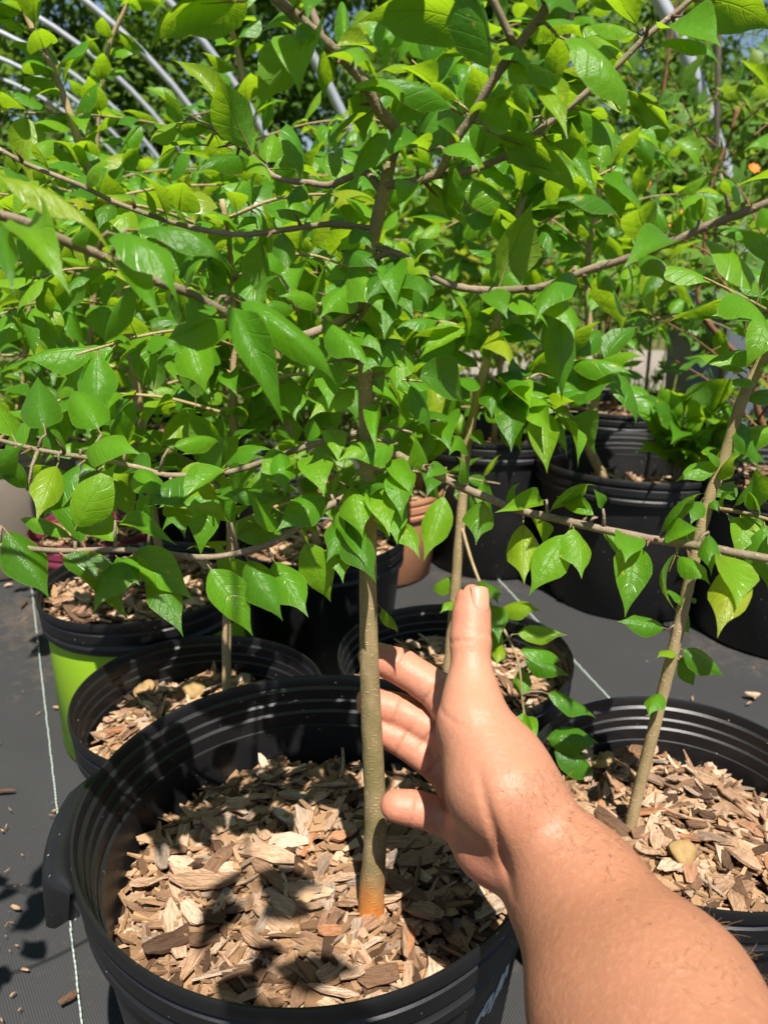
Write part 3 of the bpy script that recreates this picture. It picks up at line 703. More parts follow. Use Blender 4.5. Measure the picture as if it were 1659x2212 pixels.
link('thumb_nail', nail(TH[2] * 1.0 - _al * .0012 + _out * .0084, _al, _out, .0074, .0058, .0083, .0019), person)
# fine hairs along the forearm
g = NT('arm_hair'); M['hair'] = g.done(g.bsdf((0.24, 0.13, 0.06), 0.5, 0.4))
rngh = np.random.default_rng(3); me_n = np.empty(len(skin_me.vertices) * 3, dtype=np.float32); skin_me.vertices.foreach_get('normal', me_n); me_n = me_n.reshape(-1, 3)
cand = np.where((tan > .55) & (SV[:, 2] > .24) & (me_n[:, 0] + .6 * me_n[:, 2] > .15))[0]
ax_w = (np.array(axd) @ R_cam)
bag = Bag()
for vi in rngh.choice(cand, 620, replace=False):
    p, nn = WV[vi], me_n[vi]; d0 = nn * .35 - ax_w * rngh.uniform(-.9, .2) + rngh.normal(0, .16, 3); d0 = d0 - nn * d0.dot(nn) * .5; d0 = d0 / np.linalg.norm(d0)
    L = rngh.uniform(.003, .008); r = .00006
    pts = [p - nn * .0003, p + nn * .0006 + d0 * L * .4, p + nn * .0011 + d0 * L * .75 + rngh.normal(0, .0004, 3), p + nn * .0008 + d0 * L]
    V, F = tube(pts, [r, r, r * .8, r * .3], 3, False); bag.add(V, F)
tag(link('arm_hair', bag.mesh([M['hair']]), person), 'fine light brown hairs on the forearm', kind='stuff')
# ------------------------------------------------------------------ leaves
_pf = spline([(0, .03), (.04, .26), (.12, .60), (.23, .87), (.36, 1.0), (.48, .97), (.60, .77), (.72, .46), (.82, .22), (.91, .085), (.96, .035), (1.0, .004)], 8)
_FT, _FW = _pf[:, 0], np.maximum(_pf[:, 1], .003)
_WT = [0, .03, .08, .15, .24, .34, .44, .54, .64, .73, .81, .88, .94, 1.0]
def leaf_shape(rng, wid=.31, curl=.5, fold=.15, wave=.03, nt=11, ts=None, petiole=.09, pet=True):
    """a pointed oval leaf on a short stalk, from the origin to (0,1,0)"""
    ts = ts or _WT; n = len(ts)
    cy, cz, a = [petiole], [0.0], .30 * curl
    for i in range(1, n):
        dt = (ts[i] - ts[i - 1]) * (1 - petiole); a2 = .30 * curl - curl * 1.25 * ts[i] ** 1.25; cy.append(cy[-1] + math.cos(a2) * dt); cz.append(cz[-1] + math.sin(a2) * dt)
    ph = [rng.uniform(0, 6.28) for _ in range(4)]; fr = rng.uniform(7, 11)
    cols = (-1, -.7, -.35, 0, .35, .7, 1); nc = 7; V, UV, F, FM = [], [], [], []
    asym = rng.uniform(-.07, .07); tipx = rng.uniform(-.06, .06)
    for i, t in enumerate(ts):
        wv = np.interp(t, _FT, _FW) * wid
        for c in cols:
            ww = wv * (1 + asym * (1 if c > 0 else -1)) * (1 + .035 * math.sin(t * 17 + ph[3] + c))
            x = c * ww; dz = -.42 * fold * abs(x) * (1.1 - .4 * t) - .95 * fold * x * x / wid + wave * c * c * math.sin(t * fr + ph[0] + (ph[1] if c > 0 else ph[2])) * min(1, wv / wid * 1.3)
            V.append((x + tipx * t * t, cy[i], cz[i] + dz)); UV.append((c * .5 + .5, t))
    for i in range(n - 1):
        for k in range(nc - 1): F.append((i * nc + k, i * nc + k + 1, (i + 1) * nc + k + 1, (i + 1) * nc + k)); FM.append(0)
    if pet:
        pts = [(0, 0, -.012), (0, petiole * .55, -.006), (0, petiole * 1.06, 0), (tipx * .1, petiole + .28, cz[3] - .012)]
        v2, f2 = tube(pts, [.0125, .011, .010, .003], 4, False); o = len(V); V += [tuple(v) for v in v2]; UV += [(.5, .5)] * len(v2); F += [tuple(i + o for i in f) for f in f2]; FM += [1] * len(f2)
    A = np.array(V); tip = A[(n - 1) * nc + nc // 2]; ang = math.atan2(tip[2], tip[1]); c, s = math.cos(-ang), math.sin(-ang)
    A = np.stack([A[:, 0], A[:, 1] * c - A[:, 2] * s, A[:, 1] * s + A[:, 2] * c], 1) / math.hypot(tip[1], tip[2])
    return A, F, FM, UV
_rl = random.Random(12)
LEAF, LEAF_Y = [], []
for k in range(20):
    A, F, FM, UV = leaf_shape(_rl, _rl.uniform(.215, .280), _rl.uniform(.3, 1.2), _rl.choice([-.4, -.25, .2, .35, .5, .6]), _rl.uniform(.006, .028))
    me = mesh_from(A, F, True, [M['leaf'], M['petiole']], FM, UV); LEAF.append(me)
    me2 = me.copy(); me2.materials[0] = M['leaf_young']; LEAF_Y.append(me2)
LONG = []                                   # long drooping leaves of the near branches
for k in range(6):
    A, F, FM, UV = leaf_shape(_rl, _rl.uniform(.225, .265), _rl.uniform(.8, 1.5), _rl.choice([-.35, .3, .5]), _rl.uniform(.02, .05))
    LONG.append(mesh_from(A, F, True, [M['leaf'], M['petiole']], FM, UV))
LOWPOLY = []
for k in range(8):
    A, F, FM, UV = leaf_shape(_rl, _rl.uniform(.26, .33), _rl.uniform(.2, .9), _rl.choice([-.3, .2, .4]), .02, ts=[0, .22, .5, .8, 1.0], pet=False)
    LOWPOLY.append((A, F, UV))
def lobed_shape(rng):
    """a five-lobed leaf of a young maple"""
    V, UV, F = [(0, .16, 0)], [(.5, .1)], []
    rim = []
    for a, r in ((-118, .30), (-100, .46), (-82, .34), (-64, .52), (-50, .74), (-36, .50), (-24, .50), (-12, .74), (0, 1.0), (12, .74), (24, .50), (36, .50), (50, .74), (64, .52), (82, .34), (100, .46), (118, .30)):
        r *= rng.uniform(.92, 1.06); a = math.radians(a); rim.append((math.sin(a) * r * .78, .16 + math.cos(a) * r * .84))
    cup = rng.uniform(-.25, .35); 
    for x, y in rim:
        for f in (.5, 1.0):
            px, py = x * f, .16 + (y - .16) * f; z = -cup * (px * px + (py - .16) ** 2 * .8) + .05 * math.sin(px * 9 + py * 7) * f - .12 * abs(px)
            V.append((px, py, z)); UV.append((.5 + px * .6, py))
    n = len(rim)
    for i in range(n - 1):
        F.append((0, 1 + 2 * i, 1 + 2 * (i + 1))); F.append((1 + 2 * i, 2 + 2 * i, 2 + 2 * (i + 1), 1 + 2 * (i + 1)))
    FM = [0] * len(F); v2, f2 = tube([(0, -.30, -.03), (0, 0, .0), (0, .17, 0)], [.012, .010, .008], 4, False); o = len(V)
    V += [tuple(v) for v in v2]; UV += [(.5, .5)] * len(v2); F += [tuple(i + o for i in f) for f in f2]; FM += [1] * len(f2)
    return mesh_from(V, [f[::-1] for f in F], True, [M['leaf_maple'], M['petiole']], FM, UV)
MAPLE = [lobed_shape(_rl) for _ in range(10)]

def frame(b, axis, normal, L, wscale=1.0):
    y = axis.normalized(); z = normal - y * normal.dot(y)
    if z.length < 1e-4: z = Vector((0, 0, 1)) - y * y.z
    z.normalize(); x = y.cross(z)
    return Matrix(((x.x * L * wscale, y.x * L, z.x * L, b.x), (x.y * L * wscale, y.y * L, z.y * L, b.y), (x.z * L * wscale, y.z * L, z.z * L, b.z), (0, 0, 0, 1)))

class Tree:
    """a potted tree: Empty at its foot, trunk, branches, and every leaf a child of the branch it grows on"""
    def __init__(s, label, foot, group='young trees in nursery pots', name='potted_tree', cat='tree', bark='bark_branch', seed=0):
        s.root = thing(name, label, cat, foot, group); s.foot = Vector(foot); s.br = []; s.rng = random.Random(seed); s.nleaf = 0; s.bark = bark; s.rest = []; s.cap = 300
    def stem(s, pts, r0, r1, name='branch', bark=None, sides=9, n=6, knot=.06, rads=None, thorn=0):
        P = spline([tuple(p) for p in pts], n); m = len(P)
        rad = np.interp(np.linspace(0, 1, m), np.linspace(0, 1, len(rads)), rads) if rads else np.linspace(r0, r1, m)
        rad = rad * np.array([1 + s.rng.uniform(-knot, knot) for _ in range(m)])
        V, F = tube(P - np.array(s.foot), rad, sides, True, .028 if name == 'trunk' else .04, s.rng)
        o = link(name, mesh_from(V, F, True, [M[bark or s.bark]]), s.root); s.br.append((o, P, rad))
        for k in range(thorn):
            i = s.rng.randrange(1, m - 1); d = P[min(i + 1, m - 1)] - P[i - 1]; d /= np.linalg.norm(d); q = np.array([s.rng.gauss(0, 1) for _ in range(3)]); q -= d * q.dot(d); q /= np.linalg.norm(q)
            L = s.rng.uniform(.006, .011); tp = [P[i], P[i] + q * L * .5 + d * L * .1, P[i] + q * L + d * L * .3]
            V, F = tube(np.array(tp) - np.array(s.foot), [.0011, .0007, .0001], 6); link('thorn', mesh_from(V, F, True, [M['thorn']]), o)
        return o, P
    def put(s, bi, me, mat):
        if s.nleaf >= s.cap: s.rest.append((me, mat)); return
        link('leaf', me, s.br[bi][0], Matrix.Translation(-s.foot) @ mat); s.nleaf += 1
    def placed(s, bx, by, tx, ty, cam=.8, up=.6, long=False, wpx=None, only=None, tilt=None, Lw=.046):
        """a leaf whose stalk and tip are seen at two picture points; it grows from the nearest branch there"""
        best = None
        for bi, (o, P, rad) in enumerate(s.br):
            if only is not None and bi not in only: continue
            for p in P[::2]:
                qx, qy, qd = to_px(p); d = math.hypot(qx - bx, qy - by)
                if best is None or d < best[0]: best = (d, bi, p, qd)
        dist, bi, p, qd = best
        b = at_depth(bx, by, qd) if dist < 45 else at_depth(bx, by, qd - .004)
        sl = math.hypot(tx - bx, ty - by) * qd / FPX
        Lt = max(Lw, sl) if tilt is None else math.hypot(sl, tilt)
        dz = math.sqrt(max(0, Lt * Lt - sl * sl)); dz = min(dz, .9 * sl); sg = -1 if s.rng.random() < .68 else 1
        if tilt is not None: sg = -1 if tilt > 0 else 1
        e = at_depth(tx, ty, qd + sg * dz)
        ax = e - b; L = ax.length
        tc = (EYE - b).normalized(); nrm = tc * cam + Vector((0, 0, 1)) * up + Vector([s.rng.gauss(0, .16) for _ in range(3)])
        me = s.rng.choice(LONG if long else LEAF)
        wr = s.rng.uniform(.80, .96)
        if wpx: wr = wpx * qd / FPX / L / (.45 if long else .52)
        if dist > 14:                       # a short twig carries it
            q0, q1 = np.array(p), np.array(b); mid = (q0 + q1) / 2 + np.array((0, 0, .002)); V, F = tube(np.array([q0, mid, q1]) - np.array(s.foot), [.0011, .0008, .0006], 5); link('twig', mesh_from(V, F, True, [M['bark_branch']]), s.br[bi][0])
        s.put(bi, me, frame(b, ax, nrm, L, wr))
    def fill(s, bi, n, Lr=(.038, .056), start=.15, end=1.0, droop=.35, pool=None, upw=1.0, spread=.85, longshare=0.0):
        o, P, rad = s.br[bi]; m = len(P); az = s.rng.uniform(0, 6.28)
        for k in range(n):
            t = start + (end - start) * (k + s.rng.random() * .6) / n; i = min(m - 2, max(1, int(t * (m - 1)))); p = Vector(P[i]); d = Vector(P[min(i + 1, m - 1)] - P[i - 1]).normalized()
            az += 2.4 + s.rng.uniform(-.5, .5); q = d.orthogonal().normalized(); q.rotate(Matrix.Rotation(az, 3, d))
            ax = (q * spread + d * s.rng.uniform(.2, .8) + Vector((0, 0, -droop + s.rng.gauss(0, .22)))).normalized()
            nrm = Vector((s.rng.gauss(0, .38), s.rng.gauss(0, .38) - .15, upw))
            me = s.rng.choice(LONG) if s.rng.random() < longshare else s.rng.choice(pool or LEAF)
            s.put(bi, me, frame(p + q * rad[i] * .6, ax, nrm, s.rng.uniform(*Lr), s.rng.uniform(.85, 1.12)))
    def finish(s, mat='leaf_each'):
        if not s.rest: return
        AV, AF, UV, TN, o = [], [], [], [], 0
        for me, mt in s.rest:
            A, F, uv = LOWPOLY[s.rng.randrange(len(LOWPOLY))]; T = np.array(mt)
            AV.append(A @ T[:3, :3].T + T[:3, 3] - np.array(s.foot)); AF += [tuple(i + o for i in f) for f in F]; UV += uv; o += len(A); TN += [s.rng.random()] * len(A)
        me = mesh_from(np.vstack(AV), AF, True, [M[mat]], None, UV); at = me.attributes.new('tone', 'FLOAT', 'POINT'); at.data.foreach_set('value', TN)
        tag(link('crown', me, s.root), kind='stuff')

# ------------------------------------------------------------------ the main tree, in the front pot
def poly(pts, d0=None, d1=None):
    """picture points with a distance each (or interpolated) -> world"""
    n = len(pts); out = []
    for i, p in enumerate(pts):
        d = p[2] if len(p) > 2 else d0 + (d1 - d0) * i / (n - 1)
        out.append(at_depth(p[0], p[1], d))
    return out
tr = [(800, 2022, .492), (803, 1930, .477), (811, 1800, .459), (808, 1680, .4445), (802, 1550, .431), (797, 1400, .4155), (795, 1250, .402), (796, 1100, .390), (792, 960, .379), (789, 820, .370), (788, 690, .362), (794, 590, .356), (812, 490, .351), (832, 400, .347), (842, 352, .345)]
TP = poly(tr)
main = Tree('thorny young tree with a thin tan trunk that the hand reaches around', TP[0] + Vector((0, 0, .004)), bark='bark_branch', seed=5)
main.stem(TP, 0, 0, 'trunk', 'bark', 18, 8, .02, rads=[.0100, .0077, .0068, .0062, .0057, .0050, .0045, .0041, .0037, .0034, .0031, .0030, .0030, .0030, .0028])
B = {}
def br(key, pts, r0, r1, thorn=3, **kw): main.stem(poly(pts), r0, r1, thorn=thorn, **kw); B[key] = len(main.br) - 1
br('low_left', [(792, 1040, .385), (755, 1069, .383), (700, 1099, .380), (600, 1167, .376), (515, 1194, .372), (430, 1204, .369), (350, 1194, .366), (250, 1187, .363), (115, 1189, .357), (-60, 1170, .35)], .0020, .0012, 5)
br('mid_left', [(789, 930, .377), (690, 956, .380), (620, 979, .382), (550, 1004, .382), (490, 1020, .381), (370, 1027, .378), (300, 1010, .375), (200, 990, .372), (130, 980, .370), (55, 965, .367), (-60, 935, .362)], .0017, .0010, 5)
br('low_right', [(800, 962, .379), (850, 980, .382), (914, 1009, .387), (979, 1044, .391), (1045, 1072, .391), (1129, 1104, .387), (1209, 1122, .377), (1304, 1144, .362), (1404, 1164, .347), (1504, 1179, .332), (1659, 1207, .314), (1780, 1225, .302)], .0023, .0018, 6)
br('mid_right', [(800, 560, .354), (854, 547, .350), (914, 585, .346), (979, 617, .341), (1049, 627, .335), (1129, 625, .327), (1179, 617, .322), (1274, 582, .312), (1349, 560, .304), (1464, 517, .292), (1529, 487, .285), (1604, 460, .277), (1720, 415, .266)], .0017, .0015, 5)
br('leader_right', [(832, 400, .346), (894, 393, .340), (949, 370, .334), (979, 310, .328), (1014, 260, .322), (1064, 175, .312), (1114, 105, .304), (1174, 25, .295), (1230, -60, .285), (1300, -190, .27), (1360, -330, .26)], .0020, .0018, 4)
br('far_right', [(930, 380, .336), (1000, 372, .342), (1064, 350, .345), (1109, 325, .346), (1179, 270, .345), (1254, 210, .343), (1339, 135, .339), (1394, 80, .336), (1479, 10, .331), (1570, -80, .325)], .0017, .0012, 5)
br('leader_left', [(842, 352, .345), (858, 290, .340), (820, 240, .333), (790, 185, .325), (750, 135, .317), (700, 90, .308), (650, 45, .299), (600, 0, .290), (520, -80, .277), (420, -200, .26), (350, -330, .25)], .0026, .0020, 4)
br('upper_left', [(828, 420, .347), (790, 372, .352), (750, 385, .356), (710, 400, .360), (670, 395, .364), (600, 385, .370), (565, 355, .374), (525, 320, .378), (475, 285, .384), (430, 262, .39)], .0019, .0009, 3)
br('left', [(812, 495, .351), (750, 487, .352), (700, 485, .352), (625, 495, .352), (550, 505, .351), (490, 505, .351), (410, 490, .350), (340, 470, .349), (245, 435, .348), (185, 405, .347), (110, 375, .346), (50, 350, .345), (-40, 300, .343)], .0014, .0010, 6)
br('near_left', [(790, 650, .360), (740, 690, .352), (640, 728, .335), (550, 710, .318), (500, 683, .308), (450, 655, .299), (390, 625, .290), (300, 595, .278), (240, 560, .270), (150, 525, .259), (60, 482, .249), (-30, 455, .240), (-160, 400, .23)], .0020, .0016, 4)
br('stub_left', [(793, 600, .357), (755, 630, .352), (700, 655, .346), (640, 670, .345)], .0015, .0008, 1)
br('shade_a', [(1114, 105, .304), (1000, -120, .285), (820, -330, .26), (640, -520, .24)], .0016, .001, 0)  # this and the next: unseen branches added above the frame to cast leaf shade
br('shade_b', [(700, 90, .308), (600, -150, .30), (420, -420, .28), (250, -600, .27)], .0016, .001, 0)
# leaves seen one by one: stalk x,y, tip x,y [, options]
LV = '''128 998 70 1127;159 1152 250 998 w118;298 1007 344 1089;100 939 75 814;180 973 311 980;277 963 265 883;220 939 160 844;-25 1035 52 955;5 1135 115 1290 w110;167 1168 36 1128 w55;123 1187 282 1341;277 1179 422 1296;320 1226 397 1376;447 1216 545 1376;530 1198 606 1345 w86;587 1203 662 1336;655 1158 715 1301;735 1119 805 1264;495 1164 605 1132 w86;710 1069 595 1149 w92;665 979 705 1072 w78;600 964 610 1074;710 922 727 1002;770 929 775 1007 w48;757 1054 850 1060 w45;780 1074 810 1169;365 969 475 957 w55;330 1130 300 1055;370 1069 400 1164;495 1009 380 1099;625 1079 455 1069 w50;500 1129 385 1099 w46;260 1174 185 1129;250 1124 385 1177 w56;250 1199 300 1267;818 1307 857 1370 w24;60 1060 5 985;420 1035 470 1085;560 1005 500 1075;640 985 560 1050
962 1059 918 1214 w78;1045 1077 1022 1177 w72;1130 1122 1128 1264 w80;1230 1144 1142 1287 w100;1370 1162 1347 1334 w92;1605 1209 1538 1375 w102;1180 1079 1070 1112 w48;965 1009 912 1034;840 989 890 1079 w50;1302 1099 1280 1057;1290 1118 1199 1074 w44;1530 1149 1532 1244 w48;1430 1159 1512 1144 w70;1460 1199 1530 1267;834 1107 840 1168 w34;820 860 815 985 w40;850 990 790 1010;1090 1085 1125 1045;1010 1050 985 985
1240 578 1154 704 w92;1210 640 1207 867 w76;1464 520 1335 580 w84;1350 485 1170 455 w56 L;1055 282 1250 435 w78 L;1180 300 1290 432 w60;1200 72 1340 275 w105 L;1145 165 1230 300 w72;1080 100 1140 165 w70;1385 80 1262 60 w66;1384 64 1270 -10 w80;1390 105 1557 158 w50 L;1350 190 1455 295 w62;1237 230 1322 345 w44;1150 255 1050 225 w56;985 345 975 480 w92;930 325 815 365 w62;1000 245 735 215 w62 L;1075 90 765 45 w125 L;1555 375 1464 427 w70;1602 445 1545 385 w62;1510 480 1514 418 w44;1525 502 1670 590 w60 L;1480 0 1680 65 w110 L;1680 225 1597 125 w50;1690 280 1607 330 w56;1130 625 1060 560;1050 627 1000 700 w60;900 578 960 520;1290 578 1330 640 w44;1010 262 1075 210;1170 30 1075 -20 w90 L;1230 220 1180 160;1300 165 1345 120;860 550 935 600;1380 545 1440 610;1640 445 1690 500 w66;990 312 930 262;945 372 1005 420
-35 372 252 560 w62 L N;235 500 380 660 w85 L N;275 495 500 598 w66 L N;55 480 150 645 w74 L N;-10 465 32 640 w60 N;490 640 610 924 w62 L N;500 640 725 839 w58 L N;250 555 350 690 w80 N;300 598 228 754 w66 N;500 690 345 764 w85;695 684 800 804 w72;612 497 615 600 w60;490 505 450 572 w66;680 492 757 470 w50;605 595 545 640 w60;700 650 762 605 w62;695 660 600 635 w60;790 512 852 560 w56;840 615 830 735 w76;550 345 420 372 w62;460 280 378 287 w52;395 262 325 320 w40;450 312 340 350 w36;520 320 372 129 w52 L;690 85 555 245 w95 L;575 360 595 290;530 0 320 112 w110 L;780 190 785 310 w64;700 90 705 220 w46;745 130 735 10 w40;715 100 820 140 w46;850 290 905 335 w56;110 375 55 300;185 405 250 352 w60;245 435 215 500 w55;340 470 300 405;410 490 360 440;60 350 125 305;830 400 795 300 w60;640 672 560 660;450 655 400 720 w70;150 525 215 480;760 490 800 540;570 500 540 445;400 625 450 560 w66;730 390 690 330;660 395 620 450;540 330 590 395;640 50 700 120 w60;600 0 660 -60;905 395 870 470 w60;1040 630 1100 690'''
for row in LV.replace('\n', ';').split(';'):
    q = row.split(); a = [float(v) for v in q[:4]]; wp = [float(v[1:]) for v in q[4:] if v[0] == 'w']; lg = 'L' in q[4:]; on = [B['near_left']] if 'N' in q[4:] else None
    hi = a[1] < 640; under = a[1] < 300 and main.rng.random() < .55        # leaves above eye level: many show their lit-through underside
    main.placed(*a, cam=-.75 if under else .55 if hi else .85, up=.75 if hi else .5, long=lg, wpx=wp[0] * (1.0 if on else .88) if wp else None, Lw=.038, only=on)
for key, n in (('leader_right', 10), ('leader_left', 10), ('shade_a', 4), ('shade_b', 4), ('mid_right', 8), ('far_right', 8), ('upper_left', 6), ('left', 5), ('low_left', 5), ('mid_left', 6)):
    main.fill(B[key], n, (.030, .042), .12, 1.0, .45)
main.fill(B['low_right'], 10, (.024, .033), .46, 1.0, .5)
# leaves close round the upper trunk, on short spurs
_tr = random.Random(44)
for k in range(28):
    y = _tr.uniform(520, 1160); x = 795 + _tr.choice((-1, 1)) * _tr.uniform(14, 95); a = _tr.uniform(.2, 2.9); Lp = _tr.uniform(95, 145)
    main.placed(x, y, x + math.cos(a) * Lp * .9, y + math.sin(a) * Lp, cam=.7, up=.65, only=[0], Lw=.036)
_q = at_depth(520, -80, .277)
main.stem([_q, Vector((-.02, .12, .87)), Vector((.00, .03, .84)), Vector((.035, -.04, .81))], .0016, .0009, sides=6); main.fill(len(main.br) - 1, 12, (.045, .062), .5, 1.0, .15, upw=1.6)  # unseen overhead branch, added so its leaves shade the front mulch
for _p in ([at_depth(-60, 935, .362), Vector((-.27, .335, .52)), Vector((-.33, .32, .55)), Vector((-.40, .30, .56))], [at_depth(-160, 400, .23), Vector((-.22, .24, .66)), Vector((-.29, .25, .69)), Vector((-.36, .24, .70))], [at_depth(-60, 1170, .35), Vector((-.25, .28, .45)), Vector((-.31, .26, .46)), Vector((-.36, .23, .47))]):
    main.stem(_p, .0014, .0008, sides=6); main.fill(len(main.br) - 1, 8, (.034, .046), .3, 1.0, .3)
main.finish()

# ------------------------------------------------------------------ neighbours in the other near pots
def col(pts, y): return [at_y(p[0], p[1], p[2] if len(p) > 2 else y) for p in pts]
def foot_of(key, px, py): return on_mulch(key, px, py)
def bushy(label, key, pts, y, r0, seed, nb, nleaf, blen=(.16, .30), t0=.3, bark='bark_pale', pool=None, Lr=(.04, .06), droop=.3, rise=.25, group='young trees in nursery pots', mat='leaf_each', azr=None, cap=300, t1=1.0, foot=None):
    P = col(pts, y); f = foot if foot is not None else P[0]
    t = Tree(label, f, group, bark=bark, seed=seed); t.cap = cap
    t.stem(P, r0, r0 * .45, 'trunk', bark, 10, 6)
    tp = t.br[0][1]; m = len(tp)
    for k in range(nb):
        i = int((t0 + (t1 - t0) * (k + .3) / nb) * (m - 1)); a = t.rng.uniform(*azr) if azr else k * 2.4 + t.rng.uniform(-.4, .4); L = t.rng.uniform(*blen) * (1.1 - .45 * i / m); p = tp[i]
        d = np.array((math.cos(a), math.sin(a), 0)); pts_ = [p, p + d * L * .35 + np.array((0, 0, L * rise)), p + d * L * .7 + np.array((0, 0, L * rise * 1.2)), p + d * L + np.array((t.rng.gauss(0, .02), t.rng.gauss(0, .02), L * rise * t.rng.uniform(.5, 1.3)))]
        t.stem(pts_, .0017, .0007, thorn=1 if y < .8 else 0, sides=6, n=4)
        t.fill(len(t.br) - 1, int(nleaf * .9 / nb), Lr, .12, 1.02, droop, pool)
    t.fill(0, int(nleaf * .12), Lr, t0, 1.0, droop, pool)
    t.finish(mat); return t
t2 = bushy('tree with a slim stem growing from the pot next to the lime green one', 'left', [(491, 1512, .628), (490, 1376), (497, 1200), (503, 1000), (505, 850), (506, 700), (500, 560), (480, 430)], .640, .0044, 21, 14, 300, (.13, .25), .32, rise=.12, Lr=(.036, .052))
t3 = Tree('tree with a straight pale stem rising behind the thumb', at_y(966, 1462, .655), bark='bark_pale', seed=33)
t3.stem(col([(966, 1462), (975, 1370), (985, 1250), (997, 1100), (1008, 960), (1032, 860), (1060, 740), (1085, 640), (1110, 500), (1130, 430), (1147, 330), (1185, 230), (1215, 120), (1240, -10), (1260, -120)], .655), .0050, .0026, 'trunk', 'bark_pale', 10, 6)
t3.stem(col([(995, 1130, .655), (1020, 1215, .635), (1050, 1290, .615), (1080, 1345, .60), (1108, 1400, .59), (1122, 1445, .585), (1130, 1530, .58), (1150, 1600, .575)], 0), .0016, .0008, sides=6)
t3.stem(col([(1008, 960, .655), (960, 915, .64), (915, 900, .62), (860, 890, .61)], 0), .0015, .0008, sides=6)
t3.stem(col([(1032, 860, .655), (1100, 835, .65), (1180, 800, .66), (1240, 780, .67), (1330, 790, .68)], 0), .0016, .0008, sides=6)
t3.stem(col([(1060, 740, .655), (980, 700, .67), (900, 690, .69), (830, 680, .70)], 0), .0015, .0008, sides=6)
t3.stem(col([(1110, 500, .655), (1190, 470, .64), (1260, 400, .64), (1330, 360, .64)], 0), .0015, .0008, sides=6)
t3.stem(col([(1147, 330, .655), (1060, 270, .66), (960, 200, .67), (890, 130, .68)], 0), .0014, .0007, sides=6)
t3.stem(col([(1045, 800, .655), (1110, 850, .64), (1170, 880, .63), (1240, 900, .62)], 0), .0014, .0007, sides=6)
for a in ((1000, 1244, 932, 1282), (987, 1298, 951, 1326), (1108, 1370, 1225, 1370), (1075, 1315, 1169, 1323), (1122, 1422, 1232, 1458), (1130, 1513, 1125, 1439), (1172, 1494, 1287, 1549), (1125, 1546, 1158, 1615), (1169, 1596, 1293, 1604), (1185, 1607, 1296, 1695), (1085, 1390, 1070, 1440), (1060, 1300, 1072, 1390), (1040, 875, 1075, 905), (1015, 935, 1050, 970), (1080, 960, 1150, 905)):
    t3.placed(*a, cam=.75, up=.6, Lw=.045)
for bi, n in ((1, 4), (2, 20), (3, 24), (4, 22), (5, 20), (6, 20), (7, 20)): t3.fill(bi, n, (.04, .058), .1, 1.02, .35)
t3.fill(0, 70, (.04, .058), .34, 1.0, .35)
t4 = Tree('leaning tree with a knobbly stem in the pot behind the forearm', at_y(1352, 1822, .49), bark='bark', seed=41)
t4.stem(col([(1352, 1822, .490), (1385, 1680, .492), (1425, 1520, .492), (1455, 1400, .49), (1480, 1290, .49), (1505, 1180, .49), (1530, 1080, .49), (1560, 1000, .49), (1600, 870, .49), (1640, 790, .49), (1690, 690, .49), (1740, 560, .49), (1780, 400, .49)], 0), .0046, .0031, 'trunk', 'bark_pale', 12, 7, .05)
t4.stem(col([(1525, 1095, .49), (1590, 1105, .47), (1650, 1120, .45), (1720, 1140, .44)], 0), .0015, .001, sides=6)
t4.stem(col([(1690, 690, .49), (1600, 640, .46), (1520, 600, .44)], 0), .0013, .0007, sides=6)
for a in ((1634, 694, 1500, 688), (1628, 822, 1570, 839), (1557, 997, 1457, 1042), (1575, 952, 1690, 935), (1515, 1080, 1490, 1135), (1535, 1075, 1550, 1110), (1472, 1301, 1483, 1373), (1444, 1359, 1330, 1340), (1461, 1406, 1417, 1422), (1465, 1398, 1560, 1466), (1463, 1414, 1497, 1483), (1428, 1494, 1400, 1552), (1478, 1305, 1428, 1276), (1484, 1295, 1505, 1298), (1545, 1040, 1600, 985), (1530, 1080, 1590, 1040), (1600, 870, 1680, 860), (1580, 900, 1640, 1010), (1500, 1190, 1470, 1130), (1560, 1000, 1510, 975), (1600, 1105, 1640, 1160), (1560, 1100, 1590, 1060), (1640, 1115, 1610, 1060), (1630, 1115, 1655, 1190)):
    t4.placed(*a, cam=.7, up=.6, Lw=.032)
t4.fill(1, 8, (.03, .045)); t4.fill(2, 5, (.035, .05)); t4.fill(0, 14, (.035, .05), .72, 1.0)
# ------------------------------------------------------------------ trees in the pots farther back
def pot_top(key, dx=0, dy=0): x, y, R, H, t = POTS[key]; return Vector((x + dx, y + dy, H - .03))
GB = 'potted trees standing farther back'
def foot_px(key, dx=0, dy=0): f = pot_top(key, dx, dy); q = to_px(f); return (q[0], q[1]), f
(q5, f5) = foot_px('green', .03, -.01)
bushy('tree with a long pale stem rising from the lime green pot', 'green', [q5, (330, 1100), (290, 800), (240, 550), (200, 390), (180, 340), (160, 270), (135, 200), (115, 150), (90, 95), (65, 50), (48, 0), (40, -60)], f5.y, .0052, 51, 15, 280, (.16, .28), .10, t1=.34, rise=.06, group=GB, Lr=(.040, .060))
(q6, f6) = foot_px('maroon')
bushy('slim tree in the maroon pot with a green shoot at its top', 'maroon', [q6, (190, 900), (205, 600), (208, 400), (212, 270), (222, 180), (240, 90), (275, 10), (285, -40)], f6.y, .0050, 52, 15, 290, (.18, .34), .10, t1=.42, group=GB, rise=.08, Lr=(.040, .060))
(q7, f7) = foot_px('centre_back')
bushy('forked tree behind the trunk, in the deeply shaded pot', 'centre_back', [q7, (640, 1000), (590, 700), (555, 450), (535, 250), (525, 170), (508, 90), (480, 15), (470, -40)], f7.y, .0055, 53, 15, 290, (.18, .32), .10, t1=.52, group=GB, rise=.08, Lr=(.040, .060))
(q8, f8) = foot_px('back_mid')
